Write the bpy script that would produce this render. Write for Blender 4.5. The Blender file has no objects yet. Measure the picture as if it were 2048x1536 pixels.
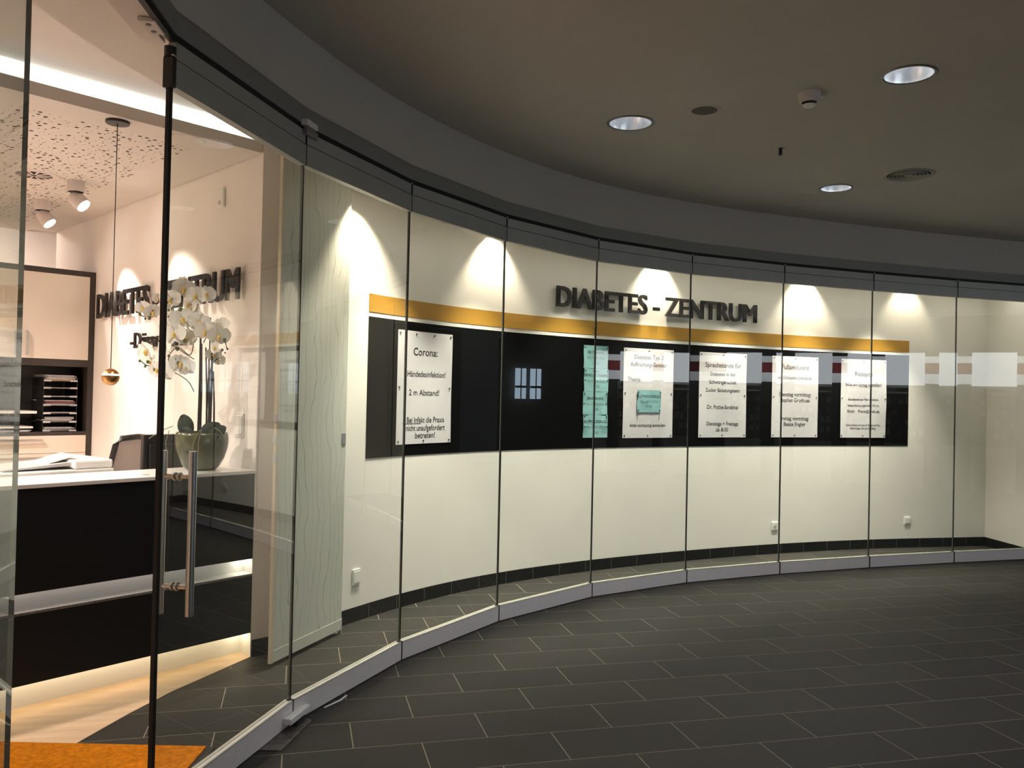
import bpy, bmesh, math, random
from mathutils import Vector, Matrix
random.seed(7)
scene = bpy.context.scene
col = scene.collection

# ------------------------------------------------------------------ camera
F_PX = 1671.93
PITCH, ROLL, YAW = 0.0130437, 0.0216731, 0.2478818
CAM = Vector((-1.18229, -3.48068, 1.58291))
_fw = Vector((math.sin(YAW) * math.cos(PITCH), math.cos(YAW) * math.cos(PITCH), math.sin(PITCH)))
_r0 = Vector((math.cos(YAW), -math.sin(YAW), 0))
_u0 = _r0.cross(_fw)
_r = _r0 * math.cos(ROLL) + _u0 * math.sin(ROLL)
_u = -_r0 * math.sin(ROLL) + _u0 * math.cos(ROLL)
cam_data = bpy.data.cameras.new('camera')
cam_data.sensor_width = 36.0
cam_data.lens = 36.0 * F_PX / 2048.0
cam_data.clip_start = 0.05
cam = bpy.data.objects.new('camera', cam_data)
col.objects.link(cam)
cam.matrix_world = Matrix(((_r.x, _u.x, -_fw.x, CAM.x), (_r.y, _u.y, -_fw.y, CAM.y),
                           (_r.z, _u.z, -_fw.z, CAM.z), (0, 0, 0, 1)))
scene.camera = cam

def depth_of(x, y, z):
    v = Vector((x, y, z)) - CAM
    d = v.dot(_fw)
    if d <= 0.05:
        return None
    return 1024 + F_PX * v.dot(_r) / d, 768 - F_PX * v.dot(_u) / d, d

# ------------------------------------------------------------------ world, exposure
world = bpy.data.worlds.new('world')
scene.world = world
world.use_nodes = True
world.node_tree.nodes['Background'].inputs[0].default_value = (0.75, 0.85, 1.0, 1)
world.node_tree.nodes['Background'].inputs[1].default_value = 0.02
vs = scene.view_settings
vs.view_transform = 'Standard'
vs.look = 'None'
vs.gamma = 1.0
vs.use_curve_mapping = False
vs.exposure = 0.6

# light levels (tuned here)
L_MALL = 3.0          # glow of the mall downlight lamps
W_MALL = 42.0        # beam of a mall downlight
L_COVE = 1.35          # cove strip over the reception
W_GALLERY = 46.0      # spots washing the curved wall
L_FILL = 26.0         # added fill strips behind the header
W_LOWFILL = 165.0         # added fill lights along the middle of the gallery
W_RECEPTION = 58.0   # spots on the reception wall
W_ROOMFILL = 165.0        # added reception fill lights
C_WARM = (1.0, 0.84, 0.66)
C_LOW = (1.0, 0.93, 0.79)
C_WARM2 = (1.0, 0.86, 0.765)
C_COOL = (0.93, 0.96, 1.0)

# ------------------------------------------------------------------ materials
MATS = {}
def mat(name, colr, rough=0.5, metal=0.0, spec=0.5, var=0.0, vscale=6.0, bump=0.0, bscale=60.0, emit=None, estr=0.0, coat=0.0, stretch=None):
    if name in MATS:
        return MATS[name]
    m = bpy.data.materials.new(name)
    m.use_nodes = True
    nt = m.node_tree
    b = nt.nodes['Principled BSDF']
    b.inputs['Base Color'].default_value = (*colr, 1)
    b.inputs['Roughness'].default_value = rough
    b.inputs['Metallic'].default_value = metal
    b.inputs['Specular IOR Level'].default_value = spec
    b.inputs['Coat Weight'].default_value = coat
    tc = nt.nodes.new('ShaderNodeTexCoord')
    mp = nt.nodes.new('ShaderNodeMapping')
    nt.links.new(tc.outputs['Object'], mp.inputs['Vector'])
    if stretch:
        mp.inputs['Scale'].default_value = stretch
    if var > 0:
        n = nt.nodes.new('ShaderNodeTexNoise')
        n.inputs['Scale'].default_value = vscale
        n.inputs['Detail'].default_value = 4
        nt.links.new(mp.outputs[0], n.inputs['Vector'])
        r = nt.nodes.new('ShaderNodeValToRGB')
        r.color_ramp.elements[0].position = 0.3
        r.color_ramp.elements[1].position = 0.7
        r.color_ramp.elements[0].color = (*[c * (1 - var) for c in colr], 1)
        r.color_ramp.elements[1].color = (*[min(1, c * (1 + var)) for c in colr], 1)
        nt.links.new(n.outputs['Fac'], r.inputs[0])
        nt.links.new(r.outputs[0], b.inputs['Base Color'])
    if bump > 0:
        n2 = nt.nodes.new('ShaderNodeTexNoise')
        n2.inputs['Scale'].default_value = bscale
        n2.inputs['Detail'].default_value = 3
        nt.links.new(mp.outputs[0], n2.inputs['Vector'])
        bp = nt.nodes.new('ShaderNodeBump')
        bp.inputs['Strength'].default_value = bump
        bp.inputs['Distance'].default_value = 0.004
        nt.links.new(n2.outputs['Fac'], bp.inputs['Height'])
        nt.links.new(bp.outputs[0], b.inputs['Normal'])
    if emit:
        b.inputs['Emission Color'].default_value = (*emit, 1)
        b.inputs['Emission Strength'].default_value = estr
    MATS[name] = m
    return m

def glass_mat(name, tint, ior=1.52):
    m = bpy.data.materials.new(name)
    m.use_nodes = True
    nt = m.node_tree
    nt.nodes.clear()
    out = nt.nodes.new('ShaderNodeOutputMaterial')
    tr = nt.nodes.new('ShaderNodeBsdfTransparent')
    tr.inputs[0].default_value = (*tint, 1)
    gl = nt.nodes.new('ShaderNodeBsdfGlossy')
    gl.inputs['Roughness'].default_value = 0.0
    gl.inputs['Color'].default_value = (1, 1, 1, 1)
    fr = nt.nodes.new('ShaderNodeFresnel')
    fr.inputs['IOR'].default_value = ior
    geo = nt.nodes.new('ShaderNodeNewGeometry')
    inv = nt.nodes.new('ShaderNodeMath'); inv.operation = 'SUBTRACT'
    inv.inputs[0].default_value = 1.0
    mul = nt.nodes.new('ShaderNodeMath'); mul.operation = 'MULTIPLY'
    m2 = nt.nodes.new('ShaderNodeMath'); m2.operation = 'MULTIPLY'
    m2.inputs[1].default_value = 1.85      # both faces of the pane reflect
    m2.use_clamp = True
    mix = nt.nodes.new('ShaderNodeMixShader')
    nt.links.new(geo.outputs['Backfacing'], inv.inputs[1])
    nt.links.new(fr.outputs[0], mul.inputs[0])
    nt.links.new(inv.outputs[0], mul.inputs[1])
    nt.links.new(mul.outputs[0], m2.inputs[0])
    nt.links.new(m2.outputs[0], mix.inputs[0])
    nt.links.new(tr.outputs[0], mix.inputs[1])
    nt.links.new(gl.outputs[0], mix.inputs[2])
    nt.links.new(mix.outputs[0], out.inputs[0])
    MATS[name] = m
    return m

def emis(name, colr, s):
    if name in MATS:
        return MATS[name]
    m = bpy.data.materials.new(name)
    m.use_nodes = True
    nt = m.node_tree
    nt.nodes.clear()
    o = nt.nodes.new('ShaderNodeOutputMaterial')
    e = nt.nodes.new('ShaderNodeEmission')
    e.inputs[0].default_value = (*colr, 1)
    e.inputs[1].default_value = s
    nt.links.new(e.outputs[0], o.inputs[0])
    MATS[name] = m
    return m

def tile_mat(name, base, var, rough):
    """slate tile: colour shifts a little from tile to tile"""
    m = mat(name, base, rough, spec=0.2, bump=0.12, bscale=90)
    nt = m.node_tree
    b = nt.nodes['Principled BSDF']
    oi = nt.nodes.new('ShaderNodeObjectInfo')
    tc = nt.nodes.new('ShaderNodeTexCoord')
    n = nt.nodes.new('ShaderNodeTexNoise')
    n.inputs['Scale'].default_value = 2.6
    n.inputs['Detail'].default_value = 5
    nt.links.new(tc.outputs['Object'], n.inputs['Vector'])
    add = nt.nodes.new('ShaderNodeMath'); add.operation = 'ADD'
    nt.links.new(oi.outputs['Random'], add.inputs[0])
    nt.links.new(n.outputs['Fac'], add.inputs[1])
    h = nt.nodes.new('ShaderNodeMath'); h.operation = 'MULTIPLY'; h.inputs[1].default_value = 0.5
    nt.links.new(add.outputs[0], h.inputs[0])
    r = nt.nodes.new('ShaderNodeValToRGB')
    r.color_ramp.elements[0].position = 0.2
    r.color_ramp.elements[1].position = 0.8
    r.color_ramp.elements[0].color = (base[0] * (1 - var), base[1] * (1 - var * .8), base[2] * (1 - var * .9), 1)
    r.color_ramp.elements[1].color = (base[0] * (1 + var), base[1] * (1 + var * .8), base[2] * (1 + var * .6), 1)
    nt.links.new(h.outputs[0], r.inputs[0])
    nt.links.new(r.outputs[0], b.inputs['Base Color'])
    return m

M_TILE = tile_mat('slate_tile', (0.034, 0.032, 0.0285), 0.18, 0.6)
M_GROUT = mat('grout', (0.25, 0.215, 0.155), 0.9, var=.15, vscale=30)
M_SKIRT = mat('skirting_tile', (0.0065, 0.0068, 0.0068), 0.6, spec=.15, var=.2, vscale=15)
M_SKGROUT = mat('skirting_grout', (0.12, 0.12, 0.115), 0.9)
M_WALL = mat('white_plaster', (0.80, 0.78, 0.72), 0.75, var=.02, vscale=3, bump=.04, bscale=180)
M_WALLR = mat('reception_plaster', (0.82, 0.77, 0.73), 0.75, var=.02, vscale=3, bump=.04, bscale=180)
M_CEIL = mat('mall_ceiling_plaster', (0.55, 0.515, 0.465), 0.85, var=.03, vscale=2, bump=.05, bscale=200)
M_CEILI = mat('inner_ceiling', (0.64, 0.60, 0.56), 0.8, var=.02)
M_MALLWALL = mat('mall_wall', (0.022, 0.022, 0.021), 0.7, var=.05)
M_BLACKBAND = mat('black_band', (0.0030, 0.0031, 0.0033), 0.55, spec=.06)
M_GOLD = mat('gold_band', (0.44, 0.235, 0.028), 0.5, var=.06, vscale=1.5)
M_ALU = mat('brushed_aluminium', (0.86, 0.80, 0.80), 0.45, metal=0.15, var=.05, vscale=30, stretch=(1, 1, 8))
M_ALULIP = mat('aluminium_lip', (0.62, 0.62, 0.54), 0.35, metal=0.4)
M_RAIL = mat('anodised_rail', (0.42, 0.43, 0.41), 0.45, metal=0.5, var=.05)
M_RAILHEAD = mat('header_rail', (0.27, 0.27, 0.25), 0.5, metal=0.3)
M_BLACK = mat('black_rubber', (0.004, 0.004, 0.004), 0.6)
M_STEEL = mat('stainless_steel', (0.62, 0.60, 0.58), 0.28, metal=1.0, var=.05, vscale=60, stretch=(1, 1, .05))
M_GREYMETAL = mat('grey_metal', (0.30, 0.29, 0.28), 0.4, metal=.7)
M_GLASS = glass_mat('shopfront_glass', (0.945, 0.965, 0.945))
M_EDGE = mat('glass_edge', (0.10, 0.12, 0.10), 0.12, spec=.8)
M_WOOD = mat('pale_wood_floor', (0.66, 0.47, 0.30), 0.45, var=.12, vscale=3, stretch=(1, 6, 1))
M_COIR = mat('coir', (0.50, 0.165, 0.008), 0.95, spec=.05, var=.25, vscale=45, bump=.8, bscale=220)
M_MATEDGE = mat('mat_edge', (0.02, 0.02, 0.018), 0.8)
M_DESKB = mat('desk_black', (0.0075, 0.007, 0.0068), 0.45, spec=.22)
M_DESKW = mat('desk_white', (0.78, 0.76, 0.73), 0.3)
M_CABW = mat('cream_gloss', (0.78, 0.70, 0.61), 0.16, spec=.5)
M_CABD = mat('dark_carcass', (0.038, 0.030, 0.026), 0.45, var=.15, vscale=12)
M_PAPER = mat('paper', (0.55, 0.54, 0.555), 0.8, var=.03, vscale=7)
M_PAPERY = mat('paper_buff', (0.72, 0.60, 0.42), 0.8)
M_PAPERR = mat('paper_red', (0.42, 0.10, 0.08), 0.8)
M_TEAL = mat('teal_paper', (0.20, 0.40, 0.41), 0.8, var=.03)
M_INK = mat('ink', (0.012, 0.012, 0.012), 0.7)
M_INKG = mat('ink_grey', (0.10, 0.13, 0.13), 0.7)
M_PIN = mat('pin', (0.03, 0.03, 0.03), 0.4)
M_LETTER = mat('sign_letter', (0.02, 0.019, 0.018), 0.45)
M_LETTERR = mat('sign_letter_grey', (0.055, 0.048, 0.046), 0.4, metal=.2)
M_WHITEPL = mat('white_plastic', (0.80, 0.79, 0.75), 0.35)
M_PLGREY = mat('grey_plastic', (0.45, 0.45, 0.44), 0.4)
M_BLACKPL = mat('black_plastic', (0.010, 0.009, 0.009), 0.4)
M_MESH = mat('chair_mesh', (0.36, 0.31, 0.28), 0.8)
M_COPPER = mat('copper', (0.46, 0.24, 0.085), 0.3, metal=.9, var=.1, vscale=40)
M_POT = mat('pot_glaze', (0.058, 0.063, 0.028), 0.22, var=.35, vscale=9, coat=.3)
M_LEAF = mat('orchid_leaf', (0.010, 0.017, 0.013), 0.55, spec=.2, var=.3, vscale=12)
M_STEM = mat('orchid_stem', (0.018, 0.014, 0.011), 0.7, spec=.2, var=.3)
M_PETAL = mat('petal', (0.90, 0.88, 0.83), 0.6)
M_LIP = mat('petal_lip', (0.72, 0.50, 0.12), 0.6)
M_BUD = mat('bud', (0.10, 0.14, 0.045), 0.5)
M_ROOT = mat('root', (0.20, 0.19, 0.13), 0.8)
M_HOLE = mat('perforation', (0.035, 0.022, 0.018), 0.9)
M_FIXT = mat('fixture_white', (0.62, 0.56, 0.54), 0.5)
M_SPEAKER = mat('speaker_grille', (0.13, 0.125, 0.105), 0.8)
M_RING = mat('fixture_ring', (0.36, 0.35, 0.31), 0.5)
M_REFL = mat('lamp_reflector', (0.80, 0.83, 0.86), 0.25, metal=0.6, var=.1, vscale=25)
M_DARK = mat('dark_void', (0.02, 0.02, 0.02), 0.8)

# curtain material: pale fabric with wavy vertical threads
def curtain_mat():
    m = mat('thread_fabric', (0.50, 0.52, 0.46), 0.85)
    nt = m.node_tree
    b = nt.nodes['Principled BSDF']
    tc = nt.nodes.new('ShaderNodeTexCoord')
    sp = nt.nodes.new('ShaderNodeSeparateXYZ')
    nt.links.new(tc.outputs['Object'], sp.inputs[0])
    mp = nt.nodes.new('ShaderNodeMapping'); mp.inputs['Scale'].default_value = (4.5, 4.5, 1.9)
    nt.links.new(tc.outputs['Object'], mp.inputs[0])
    n = nt.nodes.new('ShaderNodeTexNoise'); n.inputs['Scale'].default_value = 1.0; n.inputs['Detail'].default_value = 2
    nt.links.new(mp.outputs[0], n.inputs['Vector'])
    a = nt.nodes.new('ShaderNodeMath'); a.operation = 'MULTIPLY_ADD'; a.inputs[1].default_value = 0.24
    nt.links.new(n.outputs['Fac'], a.inputs[0]); nt.links.new(sp.outputs['X'], a.inputs[2])
    s = nt.nodes.new('ShaderNodeMath'); s.operation = 'MULTIPLY'; s.inputs[1].default_value = 15.0
    nt.links.new(a.outputs[0], s.inputs[0])
    fr = nt.nodes.new('ShaderNodeMath'); fr.operation = 'FRACT'
    nt.links.new(s.outputs[0], fr.inputs[0])
    lt = nt.nodes.new('ShaderNodeMath'); lt.operation = 'LESS_THAN'; lt.inputs[1].default_value = 0.05
    nt.links.new(fr.outputs[0], lt.inputs[0])
    mx = nt.nodes.new('ShaderNodeMix'); mx.data_type = 'RGBA'
    mx.inputs[6].default_value = (0.52, 0.54, 0.48, 1)
    mx.inputs[7].default_value = (0.30, 0.29, 0.24, 1)
    nt.links.new(lt.outputs[0], mx.inputs[0])
    nt.links.new(mx.outputs[2], b.inputs['Base Color'])
    return m
M_CURTAIN = curtain_mat()

# ------------------------------------------------------------------ mesh helpers
class MB:
    def __init__(self):
        self.v = []; self.f = []; self.mi = []
    def add(self, vs, fs, mi=0):
        o = len(self.v)
        self.v += [tuple(p) for p in vs]
        self.f += [tuple(i + o for i in f) for f in fs]
        self.mi += [mi] * len(fs)
        return self
    def hexa(self, p, mi=0):
        """8 points: bottom 0-3 ccw, top 4-7"""
        return self.add(p, [(3, 2, 1, 0), (4, 5, 6, 7), (0, 1, 5, 4), (1, 2, 6, 5), (2, 3, 7, 6), (3, 0, 4, 7)], mi)
    def box(self, x0, x1, y0, y1, z0, z1, mi=0):
        return self.hexa([(x0, y0, z0), (x1, y0, z0), (x1, y1, z0), (x0, y1, z0),
                          (x0, y0, z1), (x1, y0, z1), (x1, y1, z1), (x0, y1, z1)], mi)
    def prism(self, poly, z0, z1, mi=0):
        n = len(poly)
        vs = [(x, y, z0) for x, y in poly] + [(x, y, z1) for x, y in poly]
        fs = [tuple(range(n - 1, -1, -1)), tuple(range(n, 2 * n))]
        fs += [(i, (i + 1) % n, n + (i + 1) % n, n + i) for i in range(n)]
        return self.add(vs, fs, mi)
    def tube(self, pts, r, n=8, mi=0, cap=True):
        pts = [Vector(p) for p in pts]
        rs = r if isinstance(r, (list, tuple)) else [r] * len(pts)
        vs = []
        for i, p in enumerate(pts):
            t = (pts[min(i + 1, len(pts) - 1)] - pts[max(i - 1, 0)]).normalized()
            a = Vector((0, 0, 1)) if abs(t.z) < 0.9 else Vector((1, 0, 0))
            x = t.cross(a).normalized(); y = t.cross(x).normalized()
            for k in range(n):
                an = 2 * math.pi * k / n
                vs.append(p + (x * math.cos(an) + y * math.sin(an)) * rs[i])
        fs = []
        for i in range(len(pts) - 1):
            for k in range(n):
                a, b = i * n + k, i * n + (k + 1) % n
                fs.append((a, a + n, b + n, b))
        if cap:
            fs.append(tuple(range(n)))
            fs.append(tuple(range(len(vs) - 1, len(vs) - n - 1, -1)))
        return self.add(vs, fs, mi)
    def lathe(self, prof, n=24, c=(0, 0, 0), mi=0, flip=False):
        vs = []; fs = []
        for (r, z) in prof:
            for k in range(n):
                a = 2 * math.pi * k / n
                vs.append((c[0] + r * math.cos(a), c[1] + r * math.sin(a), c[2] + z))
        for i in range(len(prof) - 1):
            for k in range(n):
                a, b = i * n + k, i * n + (k + 1) % n
                q = (a, b, b + n, a + n)
                fs.append(q[::-1] if flip else q)
        return self.add(vs, fs, mi)
    def disc(self, r, z, n=24, c=(0, 0), up=False, mi=0):
        vs = [(c[0] + r * math.cos(2 * math.pi * k / n), c[1] + r * math.sin(2 * math.pi * k / n), z) for k in range(n)]
        f = tuple(range(n))
        return self.add(vs, [f if up else f[::-1]], mi)
    def sphere(self, c, r, n=12, m=8, s=(1, 1, 1), mi=0):
        prof = [(math.sin(math.pi * i / m), -math.cos(math.pi * i / m)) for i in range(m + 1)]
        vs = []; fs = []
        for (a, z) in prof:
            for k in range(n):
                t = 2 * math.pi * k / n
                vs.append((c[0] + r * s[0] * a * math.cos(t), c[1] + r * s[1] * a * math.sin(t), c[2] + r * s[2] * z))
        for i in range(m):
            for k in range(n):
                a, b = i * n + k, i * n + (k + 1) % n
                fs.append((a, b, b + n, a + n))
        return self.add(vs, fs, mi)
    def xf(self, M):
        self.v = [tuple(M @ Vector(p)) for p in self.v]
        return self
    def build(self, name, mats, parent=None, smooth=False, bevel=0.0, kind=None, label=None):
        me = bpy.data.meshes.new(name)
        me.from_pydata(self.v, [], self.f)
        if not isinstance(mats, (list, tuple)):
            mats = [mats]
        for m in mats:
            me.materials.append(m)
        me.polygons.foreach_set('material_index', self.mi)
        if smooth:
            me.polygons.foreach_set('use_smooth', [True] * len(me.polygons))
        me.update()
        o = bpy.data.objects.new(name, me)
        col.objects.link(o)
        if parent is not None:
            o.parent = parent
        if bevel > 0:
            md = o.modifiers.new('bevel', 'BEVEL')
            md.width = bevel; md.segments = 2; md.limit_method = 'ANGLE'
        if kind:
            o['kind'] = kind
        if label:
            o['label'] = label
        return o

def thing(name, label, cat, loc=(0, 0, 0), rz=0.0, group=None):
    o = bpy.data.objects.new(name, None)
    col.objects.link(o)
    o.empty_display_size = 0.05
    o.location = loc
    o.rotation_euler = (0, 0, rz)
    o['label'] = label; o['category'] = cat
    if group:
        o['group'] = group
    return o

def tag(o, label, cat, group=None):
    o['label'] = label; o['category'] = cat
    if group:
        o['group'] = group
    return o

def struct(name, mb, m, **k):
    o = mb.build(name, m, **k)
    o['kind'] = 'structure'
    return o

def text_data(s, size, bold=0.0, align='CENTER', depth=0.0):
    cu = bpy.data.curves.new('lettering', 'FONT')
    cu.body = s; cu.size = size; cu.offset = bold; cu.align_x = align; cu.extrude = depth
    cu.resolution_u = 3
    o = bpy.data.objects.new('lettering', cu)
    col.objects.link(o)
    bpy.context.view_layer.update()
    dg = bpy.context.evaluated_depsgraph_get()
    me = bpy.data.meshes.new_from_object(o.evaluated_get(dg))
    v = [tuple(p.co) for p in me.vertices]; f = [tuple(p.vertices) for p in me.polygons]
    bpy.data.objects.remove(o); bpy.data.curves.remove(cu); bpy.data.meshes.remove(me)
    return v, f

# ------------------------------------------------------------------ plan geometry
H = (-1.818, -1.312)
H2 = (-1.854, -2.356)
J = [(-1.66, -.28), (-1.197, .645), (-.579, 1.49), (.186, 2.22), (1.08, 2.79), (2.07, 3.145), (3.095, 3.345),
     (4.143, 3.475), (5.19, 3.565), (6.235, 3.62)]
LINE = [(-1.80, -3.40), H2, H] + J + [(7.3, 3.64), (10.5, 4.6), (14.2, 4.8)]
Z_CEIL = 3.28
W0 = Vector((-1.428, 1.711)); WD = Vector((-.51027, .86001)); WN = Vector((-.86001, -.51027))
DD = Vector((.80839, .58864)); DN = Vector((.58864, -.80839))
CURVE = [(-1.33, 1.77), (-1.10, 2.03), (-0.86, 2.296), (-0.462, 2.684), (-0.03, 3.022), (0.436, 3.305), (0.931, 3.539), (1.447, 3.733),
         (1.976, 3.896), (2.511, 4.034), (3.05, 4.151), (3.59, 4.246), (4.134, 4.316), (4.683, 4.359), (5.236, 4.374),
         (5.791, 4.366), (6.334, 4.356)]

def catmull(P, n=6):
    out = []
    P = [Vector(p) for p in P]
    for i in range(len(P) - 1):
        p0 = P[max(i - 1, 0)]; p1 = P[i]; p2 = P[i + 1]; p3 = P[min(i + 2, len(P) - 1)]
        for k in range(n):
            t = k / n
            out.append(0.5 * ((2 * p1) + (p2 - p0) * t + (2 * p0 - 5 * p1 + 4 * p2 - p3) * t * t + (3 * p1 - p0 - 3 * p2 + p3) * t ** 3))
    out.append(P[-1])
    return out

class Path:
    def __init__(self, pts, s0=0.0):
        self.p = [Vector(q) for q in pts]
        self.s = [s0]
        for a, b in zip(self.p, self.p[1:]):
            self.s.append(self.s[-1] + (b - a).length)
    def at(self, u):
        for i in range(len(self.p) - 1):
            if u <= self.s[i + 1] or i == len(self.p) - 2:
                d = (self.p[i + 1] - self.p[i])
                t = d.normalized()
                return self.p[i] + t * (u - self.s[i]), t
    def pt(self, u, off=0.0):
        """off > 0 towards the glass / the mall"""
        p, t = self.at(u)
        return p + Vector((t.y, -t.x)) * off
wall_curve = Path(catmull(CURVE[2:], 6))      # u = 0 where the wall comes out from behind the panel curtain
ULEN = wall_curve.s[-1]

def normals(P):
    P = [Vector(p) for p in P]
    N = []
    for i in range(len(P)):
        ns = []
        if i > 0:
            t = (P[i] - P[i - 1]).normalized(); ns.append(Vector((t.y, -t.x)))
        if i < len(P) - 1:
            t = (P[i + 1] - P[i]).normalized(); ns.append(Vector((t.y, -t.x)))
        n = sum(ns, Vector((0, 0))) / len(ns)
        n = n / n.length_squared
        N.append(n)
    return N

def offset(P, d):
    return [Vector(p) + n * d for p, n in zip(P, normals(P))]

def strip(P, o0, o1, z0, z1, mb=None, mi=0):
    """solid band along a plan polyline between two offsets"""
    mb = mb or MB()
    A = offset(P, o0); B = offset(P, o1)
    for i in range(len(P) - 1):
        q = [B[i], B[i + 1], A[i + 1], A[i]]
        mb.hexa([(p.x, p.y, z0) for p in q] + [(p.x, p.y, z1) for p in q], mi)
    return mb

# ------------------------------------------------------------------ floor
TL, TW = 0.3051, 0.30        # half tile length, tile width
floor = struct('floor', MB().prism([(-7, -8.5), (16, -8.5), (16, 7.5), (-7, 7.5)], -0.15, -0.0007), M_GROUT)
G = 0.0027
tile_me = None
tiles = []
for j in range(-26, 16):
    for i in range(-22, 50):
        if (i - j) % 2:
            continue
        x0, y0 = i * TL, j * TW
        if not (-6 < x0 < 14 and -8 < y0 < 4.8):
            continue
        cx, cy = x0 + TL, y0 + TW / 2
        # hidden below the reception floor and behind walls
        rel = Vector((cx, cy)) - W0
        pr = depth_of(cx, cy, 0)
        vis = pr is not None and -150 < pr[0] < 2200 and pr[1] < 1640
        behind = (cy > 4.75) or (rel.dot(WD) > 0.2 and cx < 1 and cy > 2.9 + cx * .6)
        score = (1.0 / pr[2] ** 3) if vis and not behind else 0.0
        tiles.append((score, x0, y0))
tiles.sort(reverse=True)
base_tile = MB().box(G, 2 * TL - G, G, TW - G, -0.012, 0.0)
rest = MB()
for k, (s, x0, y0) in enumerate(tiles):
    if k < 300 and s > 0:
        if tile_me is None:
            o = base_tile.build('tile', M_TILE, floor)
            tile_me = o.data
        else:
            o = bpy.data.objects.new('tile', tile_me)
            col.objects.link(o)
            o.parent = floor
        o.location = (x0, y0, 0)
    else:
        rest.box(x0 + G, x0 + 2 * TL - G, y0 + G, y0 + TW - G, -0.012, 0.0)
rest.build('tile_field', M_TILE, floor, kind='stuff')

# reception floor inlay, behind the curved joint
wood = [(-1.428, 1.70), (-1.60, 1.455), (-1.789, 1.187), (-1.95, .90), (-2.098, .597), (-2.30, .05), (-2.40, -.6), (-2.45, -3.3),
        (-6.4, -3.3), (-6.4, 6.8), (-4.4, 6.8), (-3.40, 5.04)]
struct('floor_reception', MB().prism(wood[::-1], -0.001, 0.003), M_WOOD)

# ------------------------------------------------------------------ mall ceiling, bulkhead, header
cp = [(-7, -8.5), (16, -8.5), (16, 7.5), (-7, 7.5)]
struct('ceiling', MB().prism(cp, Z_CEIL, Z_CEIL + .12), M_CEIL)
smooth_line = catmull(LINE, 8)
struct('wall_bulkhead', strip(smooth_line, -0.10, 0.012, 2.935, Z_CEIL + .02), M_CEIL)
struct('trim_1', strip(LINE[1:-2], -0.06, 0.018, 2.85, 2.928), M_RAILHEAD)          # fixed header rail
struct('trim_2', strip(LINE[1:-2], -0.05, 0.013, 2.926, 2.940), M_GREYMETAL)        # slim shadow strip above it
struct('trim_3', strip(LINE[1:-2], -0.012, 0.010, 2.826, 2.862), M_BLACK)           # black track slot
struct('trim_4', strip(LINE[1:-2], -0.12, -0.013, 2.838, 2.95), M_CEILI)            # inner header casing

# ------------------------------------------------------------------ glass panels
def panel(name, a, b, label, cat, group=None, pins=True, gap=0.0045):
    a = Vector(a); b = Vector(b)
    d = b - a; L = d.length
    t = thing(name, label, cat, (a.x, a.y, 0), math.atan2(d.y, d.x), group)
    # local: x along the panel, -y to the mall
    g = MB()
    T = 0.006
    x0, x1 = gap, L - gap
    g.add([(x0, -T, .10), (x1, -T, .10), (x1, -T, 2.67), (x0, -T, 2.67), (x0, T, .10), (x1, T, .10), (x1, T, 2.67), (x0, T, 2.67)],
          [(0, 1, 2, 3), (5, 4, 7, 6)], 0)
    g.add([(x0, -T, .10), (x0, -T, 2.67), (x0, T, 2.67), (x0, T, .10)], [(0, 1, 2, 3)], 1)
    g.add([(x1, -T, .10), (x1, -T, 2.67), (x1, T, 2.67), (x1, T, .10)], [(3, 2, 1, 0)], 1)
    g.build('pane', [M_GLASS, M_EDGE], t)
    rg = .008 if pins else .004
    r = MB().box(rg, L - rg, -.020, .020, .006, .106).build('base_rail', M_ALU, t)
    MB().box(rg, L - rg, -.020, -.009, .106, .112).build('rail_lip', M_ALULIP, r)
    MB().box(rg, L - rg, .009, .020, .106, .112).build('rail_lip', M_ALULIP, r)
    MB().box(gap, L - gap, -.019, .019, 2.660, 2.758).build('top_rail', M_RAIL, t)
    MB().box(gap, L - gap, -.016, .016, 2.763, 2.824).build('carriage_cover', M_RAIL, t)
    MB().box(gap, L - gap, -.012, .012, 2.757, 2.764).build('rail_groove', M_BLACK, t)
    if pins:
        MB().box(-.0044, .0044, -.0064, .0064, .112, 2.66).build('gasket', M_BLACK, t)
    if pins:
        MB().box(-.0075, .0075, -.0205, .014, .003, .114).build('seal', M_BLACK, t)
        MB().box(-.0055, .0055, -.0195, .014, 2.660, 2.824).build('seal', M_BLACK, t)
    if pins:
        MB().tube([(0.006, -.012, 2.79), (0.006, -.012, 2.835)], .005, 8).build('guide_pin', M_ALULIP, t)
    return t
labels = ['frameless glass panel beside the door leaf, in front of the patterned curtain',
          'frameless glass panel in front of the Corona notice',
          'frameless glass panel before the bare black band left of the teal sheets',
          'frameless glass panel in front of the Typ 2 seminar notice',
          'frameless glass panel in front of the Sprechstunde notice',
          'frameless glass panel in front of the Fußambulanz notice',
          'frameless glass panel where the black and gold bands end',
          'frameless glass panel at the right edge, before the far wall corner']
for k in range(8):
    panel('glass_screen', J[1 + k], J[2 + k], labels[k], 'glass screen', 'glass panels of the curved shopfront')
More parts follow.
